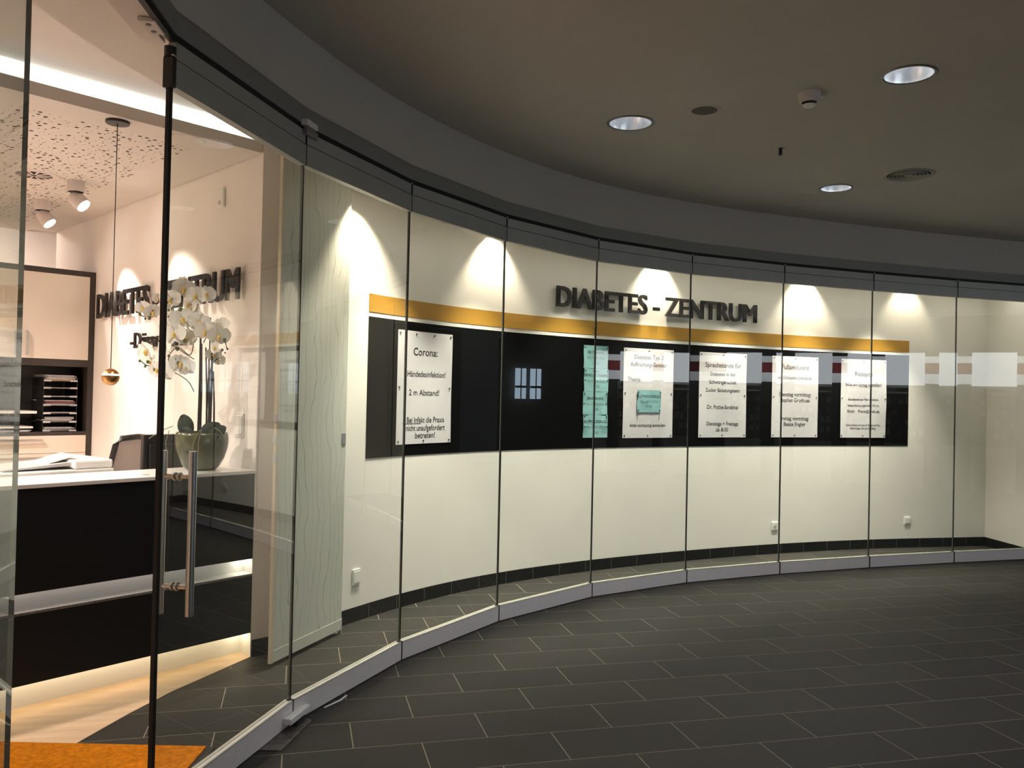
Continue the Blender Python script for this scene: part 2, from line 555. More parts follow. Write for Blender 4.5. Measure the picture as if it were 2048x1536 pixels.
# door leaf with pull handle
door = panel('glass_door', J[0], J[1], 'glass door leaf with long steel pull handle and black edge', 'door', pins=False)
Ld = (Vector(J[1]) - Vector(J[0])).length
MB().box(-.014, .004, -.008, .008, .006, 2.662).build('edge_seal', M_BLACK, door)
ec = MB().box(-.018, .004, -.021, .021, 2.655, 2.765).build('end_cap', M_BLACKPL, door, bevel=.003)
MB().tube([(-.006, 0, 2.765), (-.006, 0, 2.802)], .021, 12).build('end_cap', M_BLACKPL, door, smooth=False)
MB().box(-.020, .0, -.022, .010, 2.766, 2.770).build('end_cap', M_ALULIP, door)
hx = 0.105
h = MB().tube([(hx, -.062, .747), (hx, -.062, 1.35)], .0155, 16).build('handle_bar', M_STEEL, door, smooth=False, label='outer stainless steel pull bar')
h2 = MB().tube([(hx, .062, .747), (hx, .062, 1.35)], .0155, 16).build('handle_bar', M_STEEL, door, label='inner stainless steel pull bar')
for z in (.851, 1.255):
    MB().tube([(hx, -.062, z), (hx, .062, z)], .009, 12).build('standoff', M_STEEL, door)
    for s in (-1, 1):
        MB().tube([(hx, s * .007, z), (hx, s * .013, z)], .016, 14).build('washer', M_STEEL, door)
# bottom pivot shoe and floor plate at the hinge side
MB().box(Ld - .10, Ld + .10, -.062, -.021, .030, .060).build('pivot_shoe', M_WHITEPL, door, bevel=.004)
MB().box(Ld - .03, Ld + .05, -.058, -.018, .002, .030).build('pivot_shoe', M_DARK, door)
# top pivot bracket
MB().box(Ld - .06, Ld + .05, -.052, -.016, 2.838, 2.866).build('pivot_bracket', M_ALU, door, bevel=.003)
MB().box(Ld - .04, Ld + .08, -.040, -.016, 2.800, 2.838).build('pivot_bracket', M_GREYMETAL, door, bevel=.006)
fp = MB().prism([(-1.325, .355), (-1.225, .330), (-1.085, .655), (-1.135, .70)], 0.0, .004).build('floor_plate', mat('worn_steel', (.16, .145, .13), .45, metal=.8, var=.35, vscale=25))
tag(fp, 'worn flat steel plate on the floor under the door pivot', 'floor plate')
# torn tape beside the rail
tp = MB().prism([(-1.026, .806), (-.94, .893), (-.905, .962), (-.914, .966), (-.948, .905), (-1.03, .815)], .0, .0015)
tag(tp.build('tape_scrap', M_WHITEPL), 'torn scrap of pale tape on the tiles beside the rail', 'tape')

# fixed glass pane at the left edge of the view
panel('glass_screen', H2, H, 'fixed glass pane at the left edge of the door opening', 'glass screen', 'glass panels of the curved shopfront', pins=False)

# track stop bracket with two screws over the opening
d = Vector(J[0]) - Vector(H)
stop = thing('track_stop', 'pale screwed stop bracket on the ceiling track over the door opening', 'bracket', (-1.700, -.42, 2.838), math.atan2(d.y, d.x))
MB().box(-.025, .085, -.015, .045, -.018, .0).build('plate', M_CEILI, stop, bevel=.003)
MB().box(.085, .17, .012, .05, -.012, .0).build('tongue', M_CEILI, stop, bevel=.003)
for x in (0.0, .055):
    MB().tube([(x, .015, -.0185), (x, .015, -.0205)], .009, 10).build('screw', M_BLACKPL, stop)

# ------------------------------------------------------------------ curved gallery wall
wallpts = catmull(CURVE, 6)
struct('wall_curved', strip(wallpts, -0.12, 0.0, 0, 3.2), M_WALL)
struct('wall_gallery_end', strip([(6.334, 4.356), (6.19, 3.55)], -.12, 0.0, 0, 3.2), M_WALL)
bb = struct('baseboard_curved', strip(wallpts[6:], 0.001, 0.0098, 0, .098), M_SKGROUT)
U = -0.35
bpath = Path(wallpts, s0=-(Path(catmull(CURVE[:3], 6)).s[-1]))
k = 0
while U < ULEN - .02:
    u1 = min(U + .2985, ULEN - .006)
    m = MB()
    n = 3
    A = [bpath.pt(U + .0022 + (u1 - U - .0044) * i / n, 0.002) for i in range(n + 1)]
    B = [bpath.pt(U + .0022 + (u1 - U - .0044) * i / n, 0.011) for i in range(n + 1)]
    for i in range(n):
        q = [B[i], B[i + 1], A[i + 1], A[i]]
        m.hexa([(p.x, p.y, 0.003) for p in q] + [(p.x, p.y, .10) for p in q])
    m.build('skirting_tile', M_SKIRT, bb)
    U += .30
be = struct('baseboard_end', strip([(6.334, 4.356), (6.19, 3.55)], 0.001, 0.0098, 0, .098), M_SKGROUT)
ep = Path([(6.334, 4.356), (6.19, 3.55)])
for a in (0.0, .10, .40, .70):
    b_ = {0.0: .10, .10: .40, .40: .70, .70: .80}[a]
    A0, A1, B0, B1 = ep.pt(a + .0015, .002), ep.pt(b_ - .0015, .002), ep.pt(a + .0015, .011), ep.pt(b_ - .0015, .011)
    MB().hexa([(p.x, p.y, .003) for p in (B0, B1, A1, A0)] + [(p.x, p.y, .10) for p in (B0, B1, A1, A0)]).build('skirting_tile', M_SKIRT, be)
# gallery ceiling between glass and wall
gl = [Vector(p) for p in J[1:]]
gpoly = [tuple(p) for p in offset([Vector(p) for p in LINE], -.06)[4:13]] + [(6.33, 4.40)] + [tuple(p) for p in reversed(wallpts)]
struct('ceiling_gallery', MB().prism(gpoly, 2.95, 3.0), M_CEILI)

def band(name, u0, u1, z0, z1, off, th, m, label, cat):
    mb = MB(); n = 60
    A = [wall_curve.pt(u0 + (u1 - u0) * i / n, off) for i in range(n + 1)]
    B = [wall_curve.pt(u0 + (u1 - u0) * i / n, off + th) for i in range(n + 1)]
    for i in range(n):
        q = [B[i], B[i + 1], A[i + 1], A[i]]
        mb.hexa([(p.x, p.y, z0) for p in q] + [(p.x, p.y, z1) for p in q])
    return tag(mb.build(name, m), label, cat)
band('wall_panel', 0.184, 6.682, 1.116, 2.112, .0005, .003, M_BLACKBAND, 'long black band on the curved wall behind the notices', 'wall band')
band('wall_stripe', 0.184, 6.682, 2.145, 2.272, .0005, .003, M_GOLD, 'gold ochre stripe running above the black band', 'wall stripe')

# raised letters --------------------------------------------------------------
def islands(v, f):
    par = list(range(len(v)))
    def find(a):
        while par[a] != a:
            par[a] = par[par[a]]; a = par[a]
        return a
    for fc in f:
        for b in fc[1:]:
            par[find(fc[0])] = find(b)
    groups = {}
    for fc in f:
        groups.setdefault(find(fc[0]), []).append(fc)
    return list(groups.values())

def FAT(a, b):
    return tuple((dx, dz) for dx in (-a, 0, a) for dz in (-b, b))

def letters(parent, s, u0, u1, z0, z1, mapf, m, bold=.004, depth=.012, name='letter', shifts=((0, 0),)):
    v, f = text_data(s, 1.0, bold, 'LEFT', 0.0)
    xs = [p[0] for p in v]; cap = [p[1] for p in v]
    xa, xb = min(xs), max(xs); ya = 0.0
    # cap height taken from the text itself (letters without descenders)
    yb = max(cap)
    sx = (u1 - u0) / (xb - xa); sz = (z1 - z0) / (yb - ya)
    for g in islands(v, f):
        used = sorted({i for fc in g for i in fc})
        idx = {i: n for n, i in enumerate(used)}
        N = len(used)
        front = [mapf(u0 + (v[i][0] - xa) * sx, z0 + (v[i][1] - ya) * sz, depth) for i in used]
        back = [mapf(u0 + (v[i][0] - xa) * sx, z0 + (v[i][1] - ya) * sz, 0.0) for i in used]
        fs = [tuple(idx[i] for i in fc) for fc in g]
        edges = {}
        for fc in fs:
            for a, b in zip(fc, fc[1:] + fc[:1]):
                edges[(a, b)] = 1
        allf = list(fs) + [tuple(N + i for i in reversed(fc)) for fc in fs]
        for (a, b) in edges:
            if (b, a) not in edges:
                allf.append((b, a, N + a, N + b))
        mb = MB()
        for sh_, sv_ in shifts:
            fr_ = [mapf(u0 + (v[i][0] - xa) * sx + sh_, z0 + (v[i][1] - ya) * sz + sv_, depth) for i in used]
            bk_ = [mapf(u0 + (v[i][0] - xa) * sx + sh_, z0 + (v[i][1] - ya) * sz + sv_, 0.0) for i in used]
            mb.add(fr_ + bk_, allf)
        mb.build(name, m, parent)

sg = thing('wall_sign', 'black raised lettering DIABETES - ZENTRUM on the curved wall', 'sign')
def mc(u, z, d):
    p = wall_curve.pt(u, .030 + d)
    return (p.x, p.y, z)
letters(sg, 'DIABETES - ZENTRUM', 2.235, 4.655, 2.372, 2.548, mc, M_LETTER, bold=0.0, depth=.018, shifts=FAT(.0075, .004))

# outlets ---------------------------------------------------------------------
def outlet(p, t, z, label, socket=False, w=.081, hgt=.081):
    o = thing('wall_socket' if socket else 'wall_plate', label, 'socket' if socket else 'wall plate', (p.x, p.y, z), math.atan2(t.y, t.x))
    MB().box(-w / 2, w / 2, -.010, 0, -hgt / 2, hgt / 2).build('frame', M_WHITEPL, o, bevel=.003)
    if socket:
        MB().tube([(0, -.0105, 0), (0, -.0115, 0)], .021, 18).build('socket_ring', M_WHITEPL, o)
        MB().tube([(0, -.0114, 0), (0, -.0119, 0)], .017, 18).build('socket_well', M_PLGREY, o)
    else:
        MB().box(-w * .36, w * .36, -.013, -.010, -hgt * .36, hgt * .36).build('cover', M_WHITEPL, o, bevel=.002)
    return o
for u, z, lb, sk, hh in [(.113, .306, 'white tall wall plate low on the wall beside the curtain', False, .11), (4.975, .286, 'white power socket low on the wall under the Fußambulanz notice', True, .081),
                     (6.69, .297, 'white blank plate low on the wall under the band end', False, .081)]:
    p, t = wall_curve.at(u)
    outlet(p, t, z, lb, sk, hgt=hh)

# notices ---------------------------------------------------------------------
def notice(name, label, uc, z0, w, hgt, lines, sheet_m, pins, off=.006, cat='notice', seed=1, group=None, wav=.004, rules=()):
    p, t = wall_curve.at(uc)
    n = Vector((t.y, -t.x))
    o = thing(name, label, cat, (p.x, p.y, z0), math.atan2(t.y, t.x), group)
    rnd = random.Random(seed)
    ph = [rnd.uniform(0, 6) for _ in range(4)]
    def lift(x, z):
        e = abs(x) / (w / 2)
        return off + wav * (.5 + .5 * math.sin(x * 8 / w + ph[0]) * math.sin(z * 7 / hgt + ph[1])) * (0.4 + .6 * e)
    def bend(x, d, z):
        q = wall_curve.pt(uc + x, d) - p
        return (q.dot(t), -q.dot(n), z)
    nx, nz = 12, 16
    pts = [(-w / 2 + w * i / nx, hgt * j / nz) for j in range(nz + 1) for i in range(nx + 1)]
    n1 = nx + 1
    fs = [(j * n1 + i, j * n1 + i + 1, (j + 1) * n1 + i + 1, (j + 1) * n1 + i) for j in range(nz) for i in range(nx)]
    N = len(pts)
    mb = MB()
    mb.add([bend(x, lift(x, z), z) for x, z in pts] + [bend(x, lift(x, z) - .0006, z) for x, z in pts], fs + [tuple(N + i for i in reversed(fc)) for fc in fs])
    mb.build('sheet', sheet_m, o, smooth=True)
    for a in lines:
        st, size, x, z = a[:4]
        kw = dict(m=M_INK, bold=0.0, align='CENTER', squeeze=1.0)
        if len(a) > 4:
            kw.update(a[4])
        v, f = text_data(st, size, kw['bold'] * size, kw['align'])
        MB().add([bend(x + q[0] * kw['squeeze'], lift(x + q[0] * kw['squeeze'], z + q[1]) + .0012, z + q[1]) for q in v], f).build('text_line', kw['m'], o)
    for (xa, xb, z, th) in rules:
        k = 8
        vs_ = []
        for i in range(k + 1):
            x = xa + (xb - xa) * i / k
            vs_ += [bend(x, lift(x, z) + .0012, z), bend(x, lift(x, z + th) + .0012, z + th)]
        MB().add(vs_, [(2 * i, 2 * i + 2, 2 * i + 3, 2 * i + 1) for i in range(k)]).build('underline', M_INK, o)
    for (px_, pz_) in pins:
        MB().tube([bend(px_, lift(px_, pz_) - .001, pz_), bend(px_, lift(px_, pz_) + .007, pz_)], .006, 8).build('pin', M_PIN, o)
    return o
def pins8(w, hgt, top=3):
    e = .022
    P = [(-w / 2 + e, hgt - e), (w / 2 - e, hgt - e), (-w / 2 + e, e), (w / 2 - e, e), (0, e), (-w / 2 + e, hgt * .5), (w / 2 - e, hgt * .5)]
    if top == 4:
        P += [(-w / 6, hgt - e), (w / 6, hgt - e)]
    else:
        P += [(0, hgt - e)]
    return P
B = {'bold': .007}
PW, PH = .60, .845
c0 = notice('notice_sheet', 'white paper notice headed Corona pinned on the black band', .80, 1.20, PW, PH, [
    ('Corona:', .082, .005, .665, B), ('Händedesinfektion!', .062, .02, .505, dict(squeeze=.88, **B)), ('2 m Abstand!', .062, 0, .365, B),
    ('Bei Infekt die Praxis', .060, .02, .16, dict(squeeze=.86, **B)), ('nicht unaufgefordert', .060, .02, .10, dict(squeeze=.86, **B)), ('betreten!', .060, .02, .043, B)],
    M_PAPER, pins8(PW, PH, 4), seed=1, rules=[(-.235, -.03, .150, .004)])
notice('notice_sheet', 'white paper notice headed Diabetes Typ 2 with a small teal card', 3.35, 1.203, PW, PH, [
    ('Diabetes Typ 2', .058, 0, .745, B), ('Auffrischungs-Seminar', .058, 0, .675, dict(squeeze=.84, **B)), ('Thema:', .054, -.25, .535, dict(align='LEFT', **B)),
    ('bitte rechtzeitig anmelden', .045, 0, .105, dict(squeeze=.9, **B))], M_PAPER, pins8(PW, PH), seed=2)
notice('notice_sheet', 'white paper notice headed Sprechstunde pinned beside the seminar notice', 4.272, 1.203, PW, PH, [
    ('Sprechstunde für', .066, 0, .70, B), ('Diabetes in der', .052, 0, .615, B), ('Schwangerschaft', .052, 0, .535, B), ('Zucker Belastungstests', .052, 0, .455, dict(squeeze=.9, **B)),
    ('Dr. Pothe-Sarabhai', .056, 0, .285, dict(squeeze=.92, **B)), ('Dienstags + Freitags', .054, 0, .12, dict(squeeze=.92, **B)), ('ab 8:00', .054, 0, .06, B)], M_PAPER, pins8(PW, PH), seed=3)
notice('notice_sheet', 'white paper notice headed Fußambulanz pinned on the black band', 5.203, 1.203, PW, PH, [
    ('Fußambulanz', .068, 0, .71, B), ('mit Orthopädie-Schumacher', .052, 0, .605, dict(squeeze=.74, **B)), ('Dienstag vormittag:', .056, .0, .43, dict(squeeze=.94, **B)),
    ('Stephan Grothues', .056, 0, .37, dict(squeeze=.94, **B)), ('Freitag vormittag:', .056, 0, .18, dict(squeeze=.94, **B)), ('Beate Engler', .056, 0, .12, B)], M_PAPER, pins8(PW, PH), seed=4)
rz = notice('notice_sheet', 'white paper notice headed Rezepte at the right end of the row', 6.093, 1.203, PW * .98, PH, [
    ('Rezepte', .070, 0, .665, B), ('bitte am Vortag bestellen!', .052, 0, .555, dict(squeeze=.86, **B)), ('Bestellzettel per Post erhältlich,', .036, 0, .40, dict(squeeze=.86, **B)),
    ('Rezept-Abholung täglich bis 17:00 Uhr', .034, 0, .335, dict(squeeze=.78, **B)), ('Email:   Praxis@web.de', .044, 0, .27, B),
    ('Gerne schicken wir Ihnen Ihr Rezept per Post', .032, 0, .125, dict(squeeze=.74, **B)), ('Bitte fragen Sie am Empfang', .032, 0, .09, dict(squeeze=.9, **B))],
    M_PAPER, pins8(PW, PH), seed=5, wav=.010, rules=[(-.06, .06, .547, .003)])
# four teal sheets in a column
tl = [('BLUTHOCHDRUCK', 'Mo, 02.05.2022', '17:00', 'lowest teal sheet in the column, headed BLUTHOCHDRUCK'),
      ('ERNÄHRUNG', 'Do, 07.04.2022', '17:00', 'teal sheet headed ERNÄHRUNG, third from the top of the column'),
      ('BEWEGUNGSTRAINING', 'Do, 07.04.2022', '17:00', 'teal sheet headed Diko, second from the top of the column'),
      ('RR-TRAINING', 'Mo, 14.03.2022', '17:00', 'topmost teal sheet in the column, headed TRAINING')]
for k, (a, b_, c_, lb) in enumerate(tl):
    ls = [(a, .036, 0, .135, dict(bold=.010, squeeze=.86 if len(a) < 15 else .72)), (b_, .034, 0, .085, dict(m=M_INKG)), (c_, .034, 0, .035, dict(m=M_INKG))]
    if k == 2:
        ls.append(('Diko-', .032, 0, .175, dict(bold=.010)))
    notice('teal_sheet', lb, 2.727 + (-.004 if k % 2 else .004), 1.21 + .210 * k, .282, .2085, ls, M_TEAL,
           [(-.128, .19), (.128, .19), (-.128, .10), (.128, .10)] if k != 3 else [(-.128, .19), (.128, .19)], off=.005, cat='sheet', seed=20 + k, group='teal date sheets pinned in a column', wav=.006)
nc = notice('teal_card', 'small teal card headed BLUTHOCHDRUCK pinned on the seminar notice', 3.355, 1.445, .285, .212, [
    ('BLUTHOCHDRUCK', .036, 0, .140, dict(bold=.010, squeeze=.92)), ('Do, 24.03.2022', .034, 0, .092, dict(m=M_INKG)), ('19:30', .034, 0, .045, dict(m=M_INKG))], M_TEAL,
    [(-.135, .19), (.135, .19), (-.13, .02), (.13, .02)], off=.012, cat='card', seed=31, wav=.008)
for x in (-.13, .13):
    MB().tube([(x, -.014, .02), (x - .004, -.012, -.075)], .0016, 5).build('pin_thread', M_PIN, nc)
    MB().tube([(x + (.006 if x > 0 else -.006), -.016, .195), (x + (.006 if x > 0 else -.006), -.016, .12)], .0016, 5).build('pin_thread', M_PIN, nc)

# gallery spots ---------------------------------------------------------------
for k, (u, en, lb) in enumerate([(-.02, 1.9, 'above the curtain'), (1.53, 1.0, 'above the Corona notice'), (3.42, 1.1, 'above the lettering'), (5.29, 1.1, 'above the Fußambulanz notice'), (6.62, .35, 'above the end of the bands')]):
    p, t = bpath.at(u)
    n = Vector((t.y, -t.x))
    q = p + n * (.115 if u > 0 else .25)
    s = thing('recessed_spot', 'small recessed ceiling spot ' + lb, 'spotlight', (q.x, q.y, 2.95), math.atan2(t.y, t.x), 'spots washing the curved wall')
    MB().lathe([(.030, -.002), (.045, -.004), (.048, 0.0)], 20).build('ring', M_FIXT, s)
    MB().disc(.030, -.0015, 20).build('lamp_glass', emis('gallery_lamp', C_WARM, 6.0), s)
    ld = bpy.data.lights.new('gallery_spot', 'SPOT')
    ld.energy = W_GALLERY * en; ld.color = C_WARM; ld.spot_size = math.radians(92); ld.spot_blend = .62; ld.shadow_soft_size = .022
    lo = bpy.data.objects.new('gallery_spot', ld); col.objects.link(lo); lo.parent = s
    lo.location = (0, 0, -.012)
    dirv = Vector((0, .21, -.62))
    lo.rotation_euler = dirv.to_track_quat('-Z', 'Y').to_euler()
# unseen strips added behind the header as fill for the upper wall
for k, lb in enumerate(['beside the curtain', 'left of the lettering', 'under the first letters', 'by the seminar notice', 'by the Sprechstunde notice', 'by the Fußambulanz notice', 'by the band end', 'by the end wall']):
    a = Vector(J[k + 1]); b_ = Vector(J[k + 2])
    d = (b_ - a).normalized(); n = Vector((d.y, -d.x)); mid = (a + b_) / 2 - n * .22
    s = thing('fill_strip', 'slim ceiling light line behind the header ' + lb, 'light', (mid.x, mid.y, 2.949), math.atan2(d.y, d.x), 'light lines behind the header')
    MB().box(-.45, .45, -.012, .012, -.010, .001).build('housing', M_FIXT, s)
    MB().add([(-.44, -.009, -.0105), (.44, -.009, -.0105), (.44, .009, -.0105), (-.44, .009, -.0105)], [(3, 2, 1, 0)]).build('diffuser', emis('fill_strip_glow_%d' % (k > 3), C_LOW, L_FILL * (1.7 if k > 3 else 1.0)), s)
# unseen fill lights added along the gallery to brighten lower wall and curtain
for k, (u, lb) in enumerate([(.35, 'between curtain and Corona notice'), (1.35, 'left of the lettering'), (2.35, 'over the teal sheets'), (3.35, 'over the seminar notice'), (4.35, 'over the Sprechstunde notice'), (5.3, 'over the Fußambulanz notice'), (6.2, 'near the end wall'), (-.42, 'in front of the curtain')]):
    p, t = bpath.at(u)
    q = p + Vector((t.y, -t.x)) * (.46 if u > 0 else .62)
    s = thing('gallery_fill_light', 'recessed gallery downlight ' + lb, 'ceiling light', (q.x, q.y, 2.95), math.atan2(t.y, t.x), 'downlights along the gallery')
    MB().lathe([(.045, -.002), (.060, -.005), (.064, 0)], 20).build('ring', M_FIXT, s)
    MB().disc(.045, -.0015, 20).build('lamp_glass', emis('gallery_lamp', C_WARM, 6.0), s)
    ld = bpy.data.lights.new('gallery_fill_beam', 'SPOT')
    ld.energy = W_LOWFILL * (1.25 if u > 5 else 1.0 if u > 0 else .55); ld.color = C_LOW; ld.spot_size = math.radians(74); ld.spot_blend = .8; ld.shadow_soft_size = .04
    lo = bpy.data.objects.new('gallery_fill_beam', ld); col.objects.link(lo); lo.parent = s
    lo.location = (0, 0, -.012)
    lo.rotation_euler = Vector((0, .04, -1)).to_track_quat('-Z', 'Y').to_euler()

# ------------------------------------------------------------------ panel curtain
ca = Vector((-1.303, 1.481)); cb = Vector((-.889, 2.106)); cdv = cb - ca
cur = thing('panel_curtain', 'pale hanging panel curtain with wavy vertical threads', 'curtain', (ca.x, ca.y, 0), math.atan2(cdv.y, cdv.x))
cl = cdv.length
mb = MB(); nx, nz = 12, 2
MB().box(0, cl, -.0045, .0045, .095, 2.93).build('fabric', M_CURTAIN, cur)
MB().box(0, cl, -.007, .007, .028, .095).build('hem_bar', mat('hem_fabric', (.53, .54, .48), .8), cur)
MB().box(-.022, .0, -.010, .010, .028, 2.93).build('side_edge', mat('edge_tape', (.56, .50, .38), .7), cur)
for z in (1.28, 1.17, 1.40):
    MB().box(-.026, -.018, -.013, .013, z, z + .045).build('clip', M_PLGREY, cur)
MB().box(cl - .05, cl - .005, -.010, -.004, 1.235, 1.31).build('clip', mat('clip_blue_grey', (.20, .22, .24), .4), cur, bevel=.004)
MB().box(cl - .004, cl + .004, -.006, .006, .0, .10).build('floor_cord', M_ALULIP, cur)

# ------------------------------------------------------------------ reception wall and room
def wp(u, off=0.0):
    p = W0 + WD * u + WN * off
    return p
ws = MB().prism([tuple(wp(0)), tuple(wp(0, -.12)), tuple(wp(3.86, -.12)), tuple(wp(3.86))], 0, 3.2)
struct('wall_reception', ws, M_WALLR)
eb = struct('baseboard_wall_end', MB().prism([tuple(wp(-.004, .0)), tuple(wp(-.004, -.15)), tuple(wp(0.0, -.15)), tuple(wp(0.0))], 0, .097), M_SKGROUT)
MB().prism([tuple(wp(-.010, .0)), tuple(wp(-.010, -.148)), tuple(wp(-.004, -.148)), tuple(wp(-.004))], 0.002, .098).build('skirting_tile', M_SKIRT, eb)
# dropped perforated ceiling
ea = Vector((.8370, .5472)); en = Vector((ea.y, -ea.x)); e0 = Vector((-1.436, 1.703))
drop = [e0 + ea * .0, W0 + WD * 3.86, W0 + WD * 3.86 + Vector((-.902, -.432)) * 4.2, e0 - ea * 5.2]
dc = struct('ceiling_reception', MB().prism([tuple(p) for p in drop], 2.992, 3.058), M_CEILI)
holes = MB()
rnd = random.Random(3)
qd = Vector((-ea.y, ea.x))
for a in range(0, 80):
    for b_ in range(0, 78):
        s_ = -.16 - a * .042; v_ = .26 + b_ * .042
        if rnd.random() > .76:
            continue
        P = e0 + ea * (s_ + rnd.uniform(-.012, .012)) + qd * (v_ + rnd.uniform(-.012, .012))
        rel = P - W0
        if rel.dot(WN) < .34 or rel.dot(WD) > 3.5:
            continue
        r = rnd.choice([.004, .004, .0045, .006, .007, .0105, .012])
        holes.disc(r, 2.9915, 8, (P.x, P.y))
holes.build('perforation_field', M_HOLE, dc, kind='stuff')
# raised ceiling, soffit along the glass, cove lamp
rc = [(-6.4, -3.4), (-1.9, -3.4)] + [tuple(p) for p in offset([Vector(p) for p in LINE], -.09)[1:6]] + [(-.9, 2.25), tuple(wp(0, -.10)), tuple(wp(3.86, -.1)), (-4.4, 6.8), (-6.4, 6.8)]
struct('ceiling_raised', MB().prism(rc, 3.165, 3.22), M_CEILI)
struct('ceiling_soffit', strip(catmull([(-1.80, -3.40), H2, H] + J[:3], 6), -.47, -.10, 2.93, 3.17), M_CEILI)
cove = MB()
a0 = e0 - ea * 4.6 - en * .055; a1 = e0 - ea * .02 - en * .055
b0 = a0 - en * .02; b1 = a1 - en * .02
cove.hexa([(p.x, p.y, 3.060) for p in (a0, a1, b1, b0)] + [(p.x, p.y, 3.158) for p in (a0, a1, b1, b0)])
tag(cove.build('cove_light', emis('cove_lamp', (1.0, .95, .86), L_COVE)), 'bright white cove light strip above the edge of the perforated ceiling', 'cove light')
# far room, left and back walls
fb = W0 + WD * 3.86
struct('wall_far', strip([tuple(fb + WD * 1.3 + Vector((.86, .51)) * .8), tuple(fb + WD * 1.3 - Vector((.86, .51)) * 4.5)], -.1, 0, 0, 3.2), M_WALLR)
struct('wall_far_side', strip([tuple(fb + Vector((.86, .51)) * .8 + WD * 1.35), tuple(fb + Vector((.86, .51)) * .1 - WD * .05)], 0, .1, 0, 3.2), M_WALLR)
struct('wall_left', MB().box(-6.5, -6.4, -3.5, 6.9, 0, 3.2), M_WALLR)
struct('wall_reception_near', MB().box(-6.4, -1.9, -3.5, -3.4, 0, 3.2), M_WALLR)
fl = thing('ceiling_lamp', 'ceiling lamp of the bright passage behind the tall cabinet', 'lamp', (*(fb + WD * .55 - Vector((.86, .51)) * .5), 3.165))
MB().lathe([(.0, -.05), (.14, -.05), (.15, -.03), (.15, 0)], 24).build('shade', emis('passage_lamp', C_WARM2, 32.0), fl)

# reception sign
sr = thing('reception_sign', 'dark grey raised lettering DIABETES - ZENTRUM -Düsseldorf- on the reception wall', 'sign')
def mr(u, z, d):
    p = wp(-u, .028 + d)
    return (p.x, p.y, z)
letters(sr, 'DIABETES - ZENTRUM', -2.63, -.20, 2.135, 2.325, mr, M_LETTERR, bold=0.0, depth=.016, shifts=FAT(.006, .003))
letters(sr, '-Düsseldorf-', -1.90, -.92, 1.872, 1.985, mr, M_LETTERR, bold=0.0, depth=.014, shifts=FAT(.0035, .002))
# switch and detector on that wall (local x along the wall to the right)
rzw = math.atan2(-WD.y, -WD.x)
p = wp(.209); o = thing('light_switch', 'white tall light switch on the reception wall right of the orchid', 'switch', (p.x, p.y, 1.363), rzw)
MB().box(-.055, .055, -.007, 0, -.075, .075).build('frame', M_WHITEPL, o, bevel=.004)
MB().box(-.042, .042, -.011, -.007, -.060, .060).build('rocker', M_WHITEPL, o, bevel=.003)
p = wp(.517); o = thing('motion_sensor', 'small white sensor box high on the reception wall', 'sensor', (p.x, p.y, 2.80), rzw)
MB().box(-.040, .040, -.020, 0, -.06, .06).build('housing', M_WHITEPL, o, bevel=.006)
MB().sphere((0, -.020, -.03), .014, 10, 6).build('lens', M_FIXT, o, smooth=True)

# ceiling spots of the reception
for (x, y, en_, tu, tz, lb) in [(-2.717, 2.840, 1.0, .98, 2.12, 'nearer surface mounted ceiling spot, tilted towards the wall lettering'),
                               (-3.127, 3.599, 1.0, 2.0, 2.10, 'farther surface mounted ceiling spot, tilted towards the wall lettering')]:
    s = thing('ceiling_spot', lb, 'spotlight', (x, y, 2.992))
    MB().lathe([(0.0, -.075), (.052, -.075), (.055, -.07), (.055, 0)][::-1], 24).build('base', M_FIXT, s)
    MB().disc(.050, -.0755, 24).build('base_cap', M_DARK, s)
    tgt = wp(tu); dv = (Vector((tgt.x, tgt.y, tz)) - Vector((x, y, 2.87))).normalized()
    q = dv.to_track_quat('-Z', 'Y').to_matrix().to_4x4()
    hm = MB().lathe([(.040, .055), (.050, .03), (.055, -.055), (.052, -.058), (.044, -.045)], 24)
    hm.disc(.040, .055, 24, up=True)
    hm.xf(Matrix.Translation((.02, .0, -.135)) @ q)
    hm.build('head', M_FIXT, s, smooth=True)
    gm = MB().disc(.045, -.046, 24); gm.xf(Matrix.Translation((.02, 0, -.135)) @ q)
    gm.build('lamp_glass', emis('spot_lamp', (1.0, .90, .78), 30.0), s)
    ld = bpy.data.lights.new('reception_spot', 'SPOT')
    ld.energy = W_RECEPTION * en_; ld.color = C_WARM2; ld.spot_size = math.radians(40); ld.spot_blend = .45; ld.shadow_soft_size = .03
    lo = bpy.data.objects.new('reception_spot', ld); col.objects.link(lo); lo.parent = s
    lo.location = Vector((.02, 0, -.135)) + dv * .07
    lo.rotation_euler = dv.to_track_quat('-Z', 'Y').to_euler()
for (x, y, lb) in [(-3.9, 2.1, 'first'), (-4.3, 3.5, 'second'), (-5.0, 1.0, 'third'), (-3.4, .75, 'fourth'), (-1.5, .75, 'entrance')]:  # unseen fill lights added to brighten the room, counter front and orchid
    s = thing('reception_fill_light', lb + (' recessed downlight in the soffit above the door leaf' if lb == 'entrance' else ' recessed downlight in the perforated ceiling left of view'), 'ceiling light', (x, y, 2.93 if lb == 'entrance' else 2.992), 0, 'reception downlights')
    MB().lathe([(.050, -.002), (.065, -.005), (.070, 0)], 24).build('ring', M_FIXT, s)
    MB().disc(.050, -.0025, 24).build('lamp_glass', emis('room_fill_glow', C_WARM2, 8.0), s)
    ld = bpy.data.lights.new('room_fill_spot', 'SPOT')
    ld.energy = W_ROOMFILL * (.20 if lb == 'entrance' else 1.0); ld.color = C_WARM2; ld.spot_size = math.radians(120 if lb == 'entrance' else 150); ld.spot_blend = .8; ld.shadow_soft_size = .05
    lo = bpy.data.objects.new('room_fill_spot', ld); col.objects.link(lo); lo.parent = s
    lo.location = (0, 0, -.03)
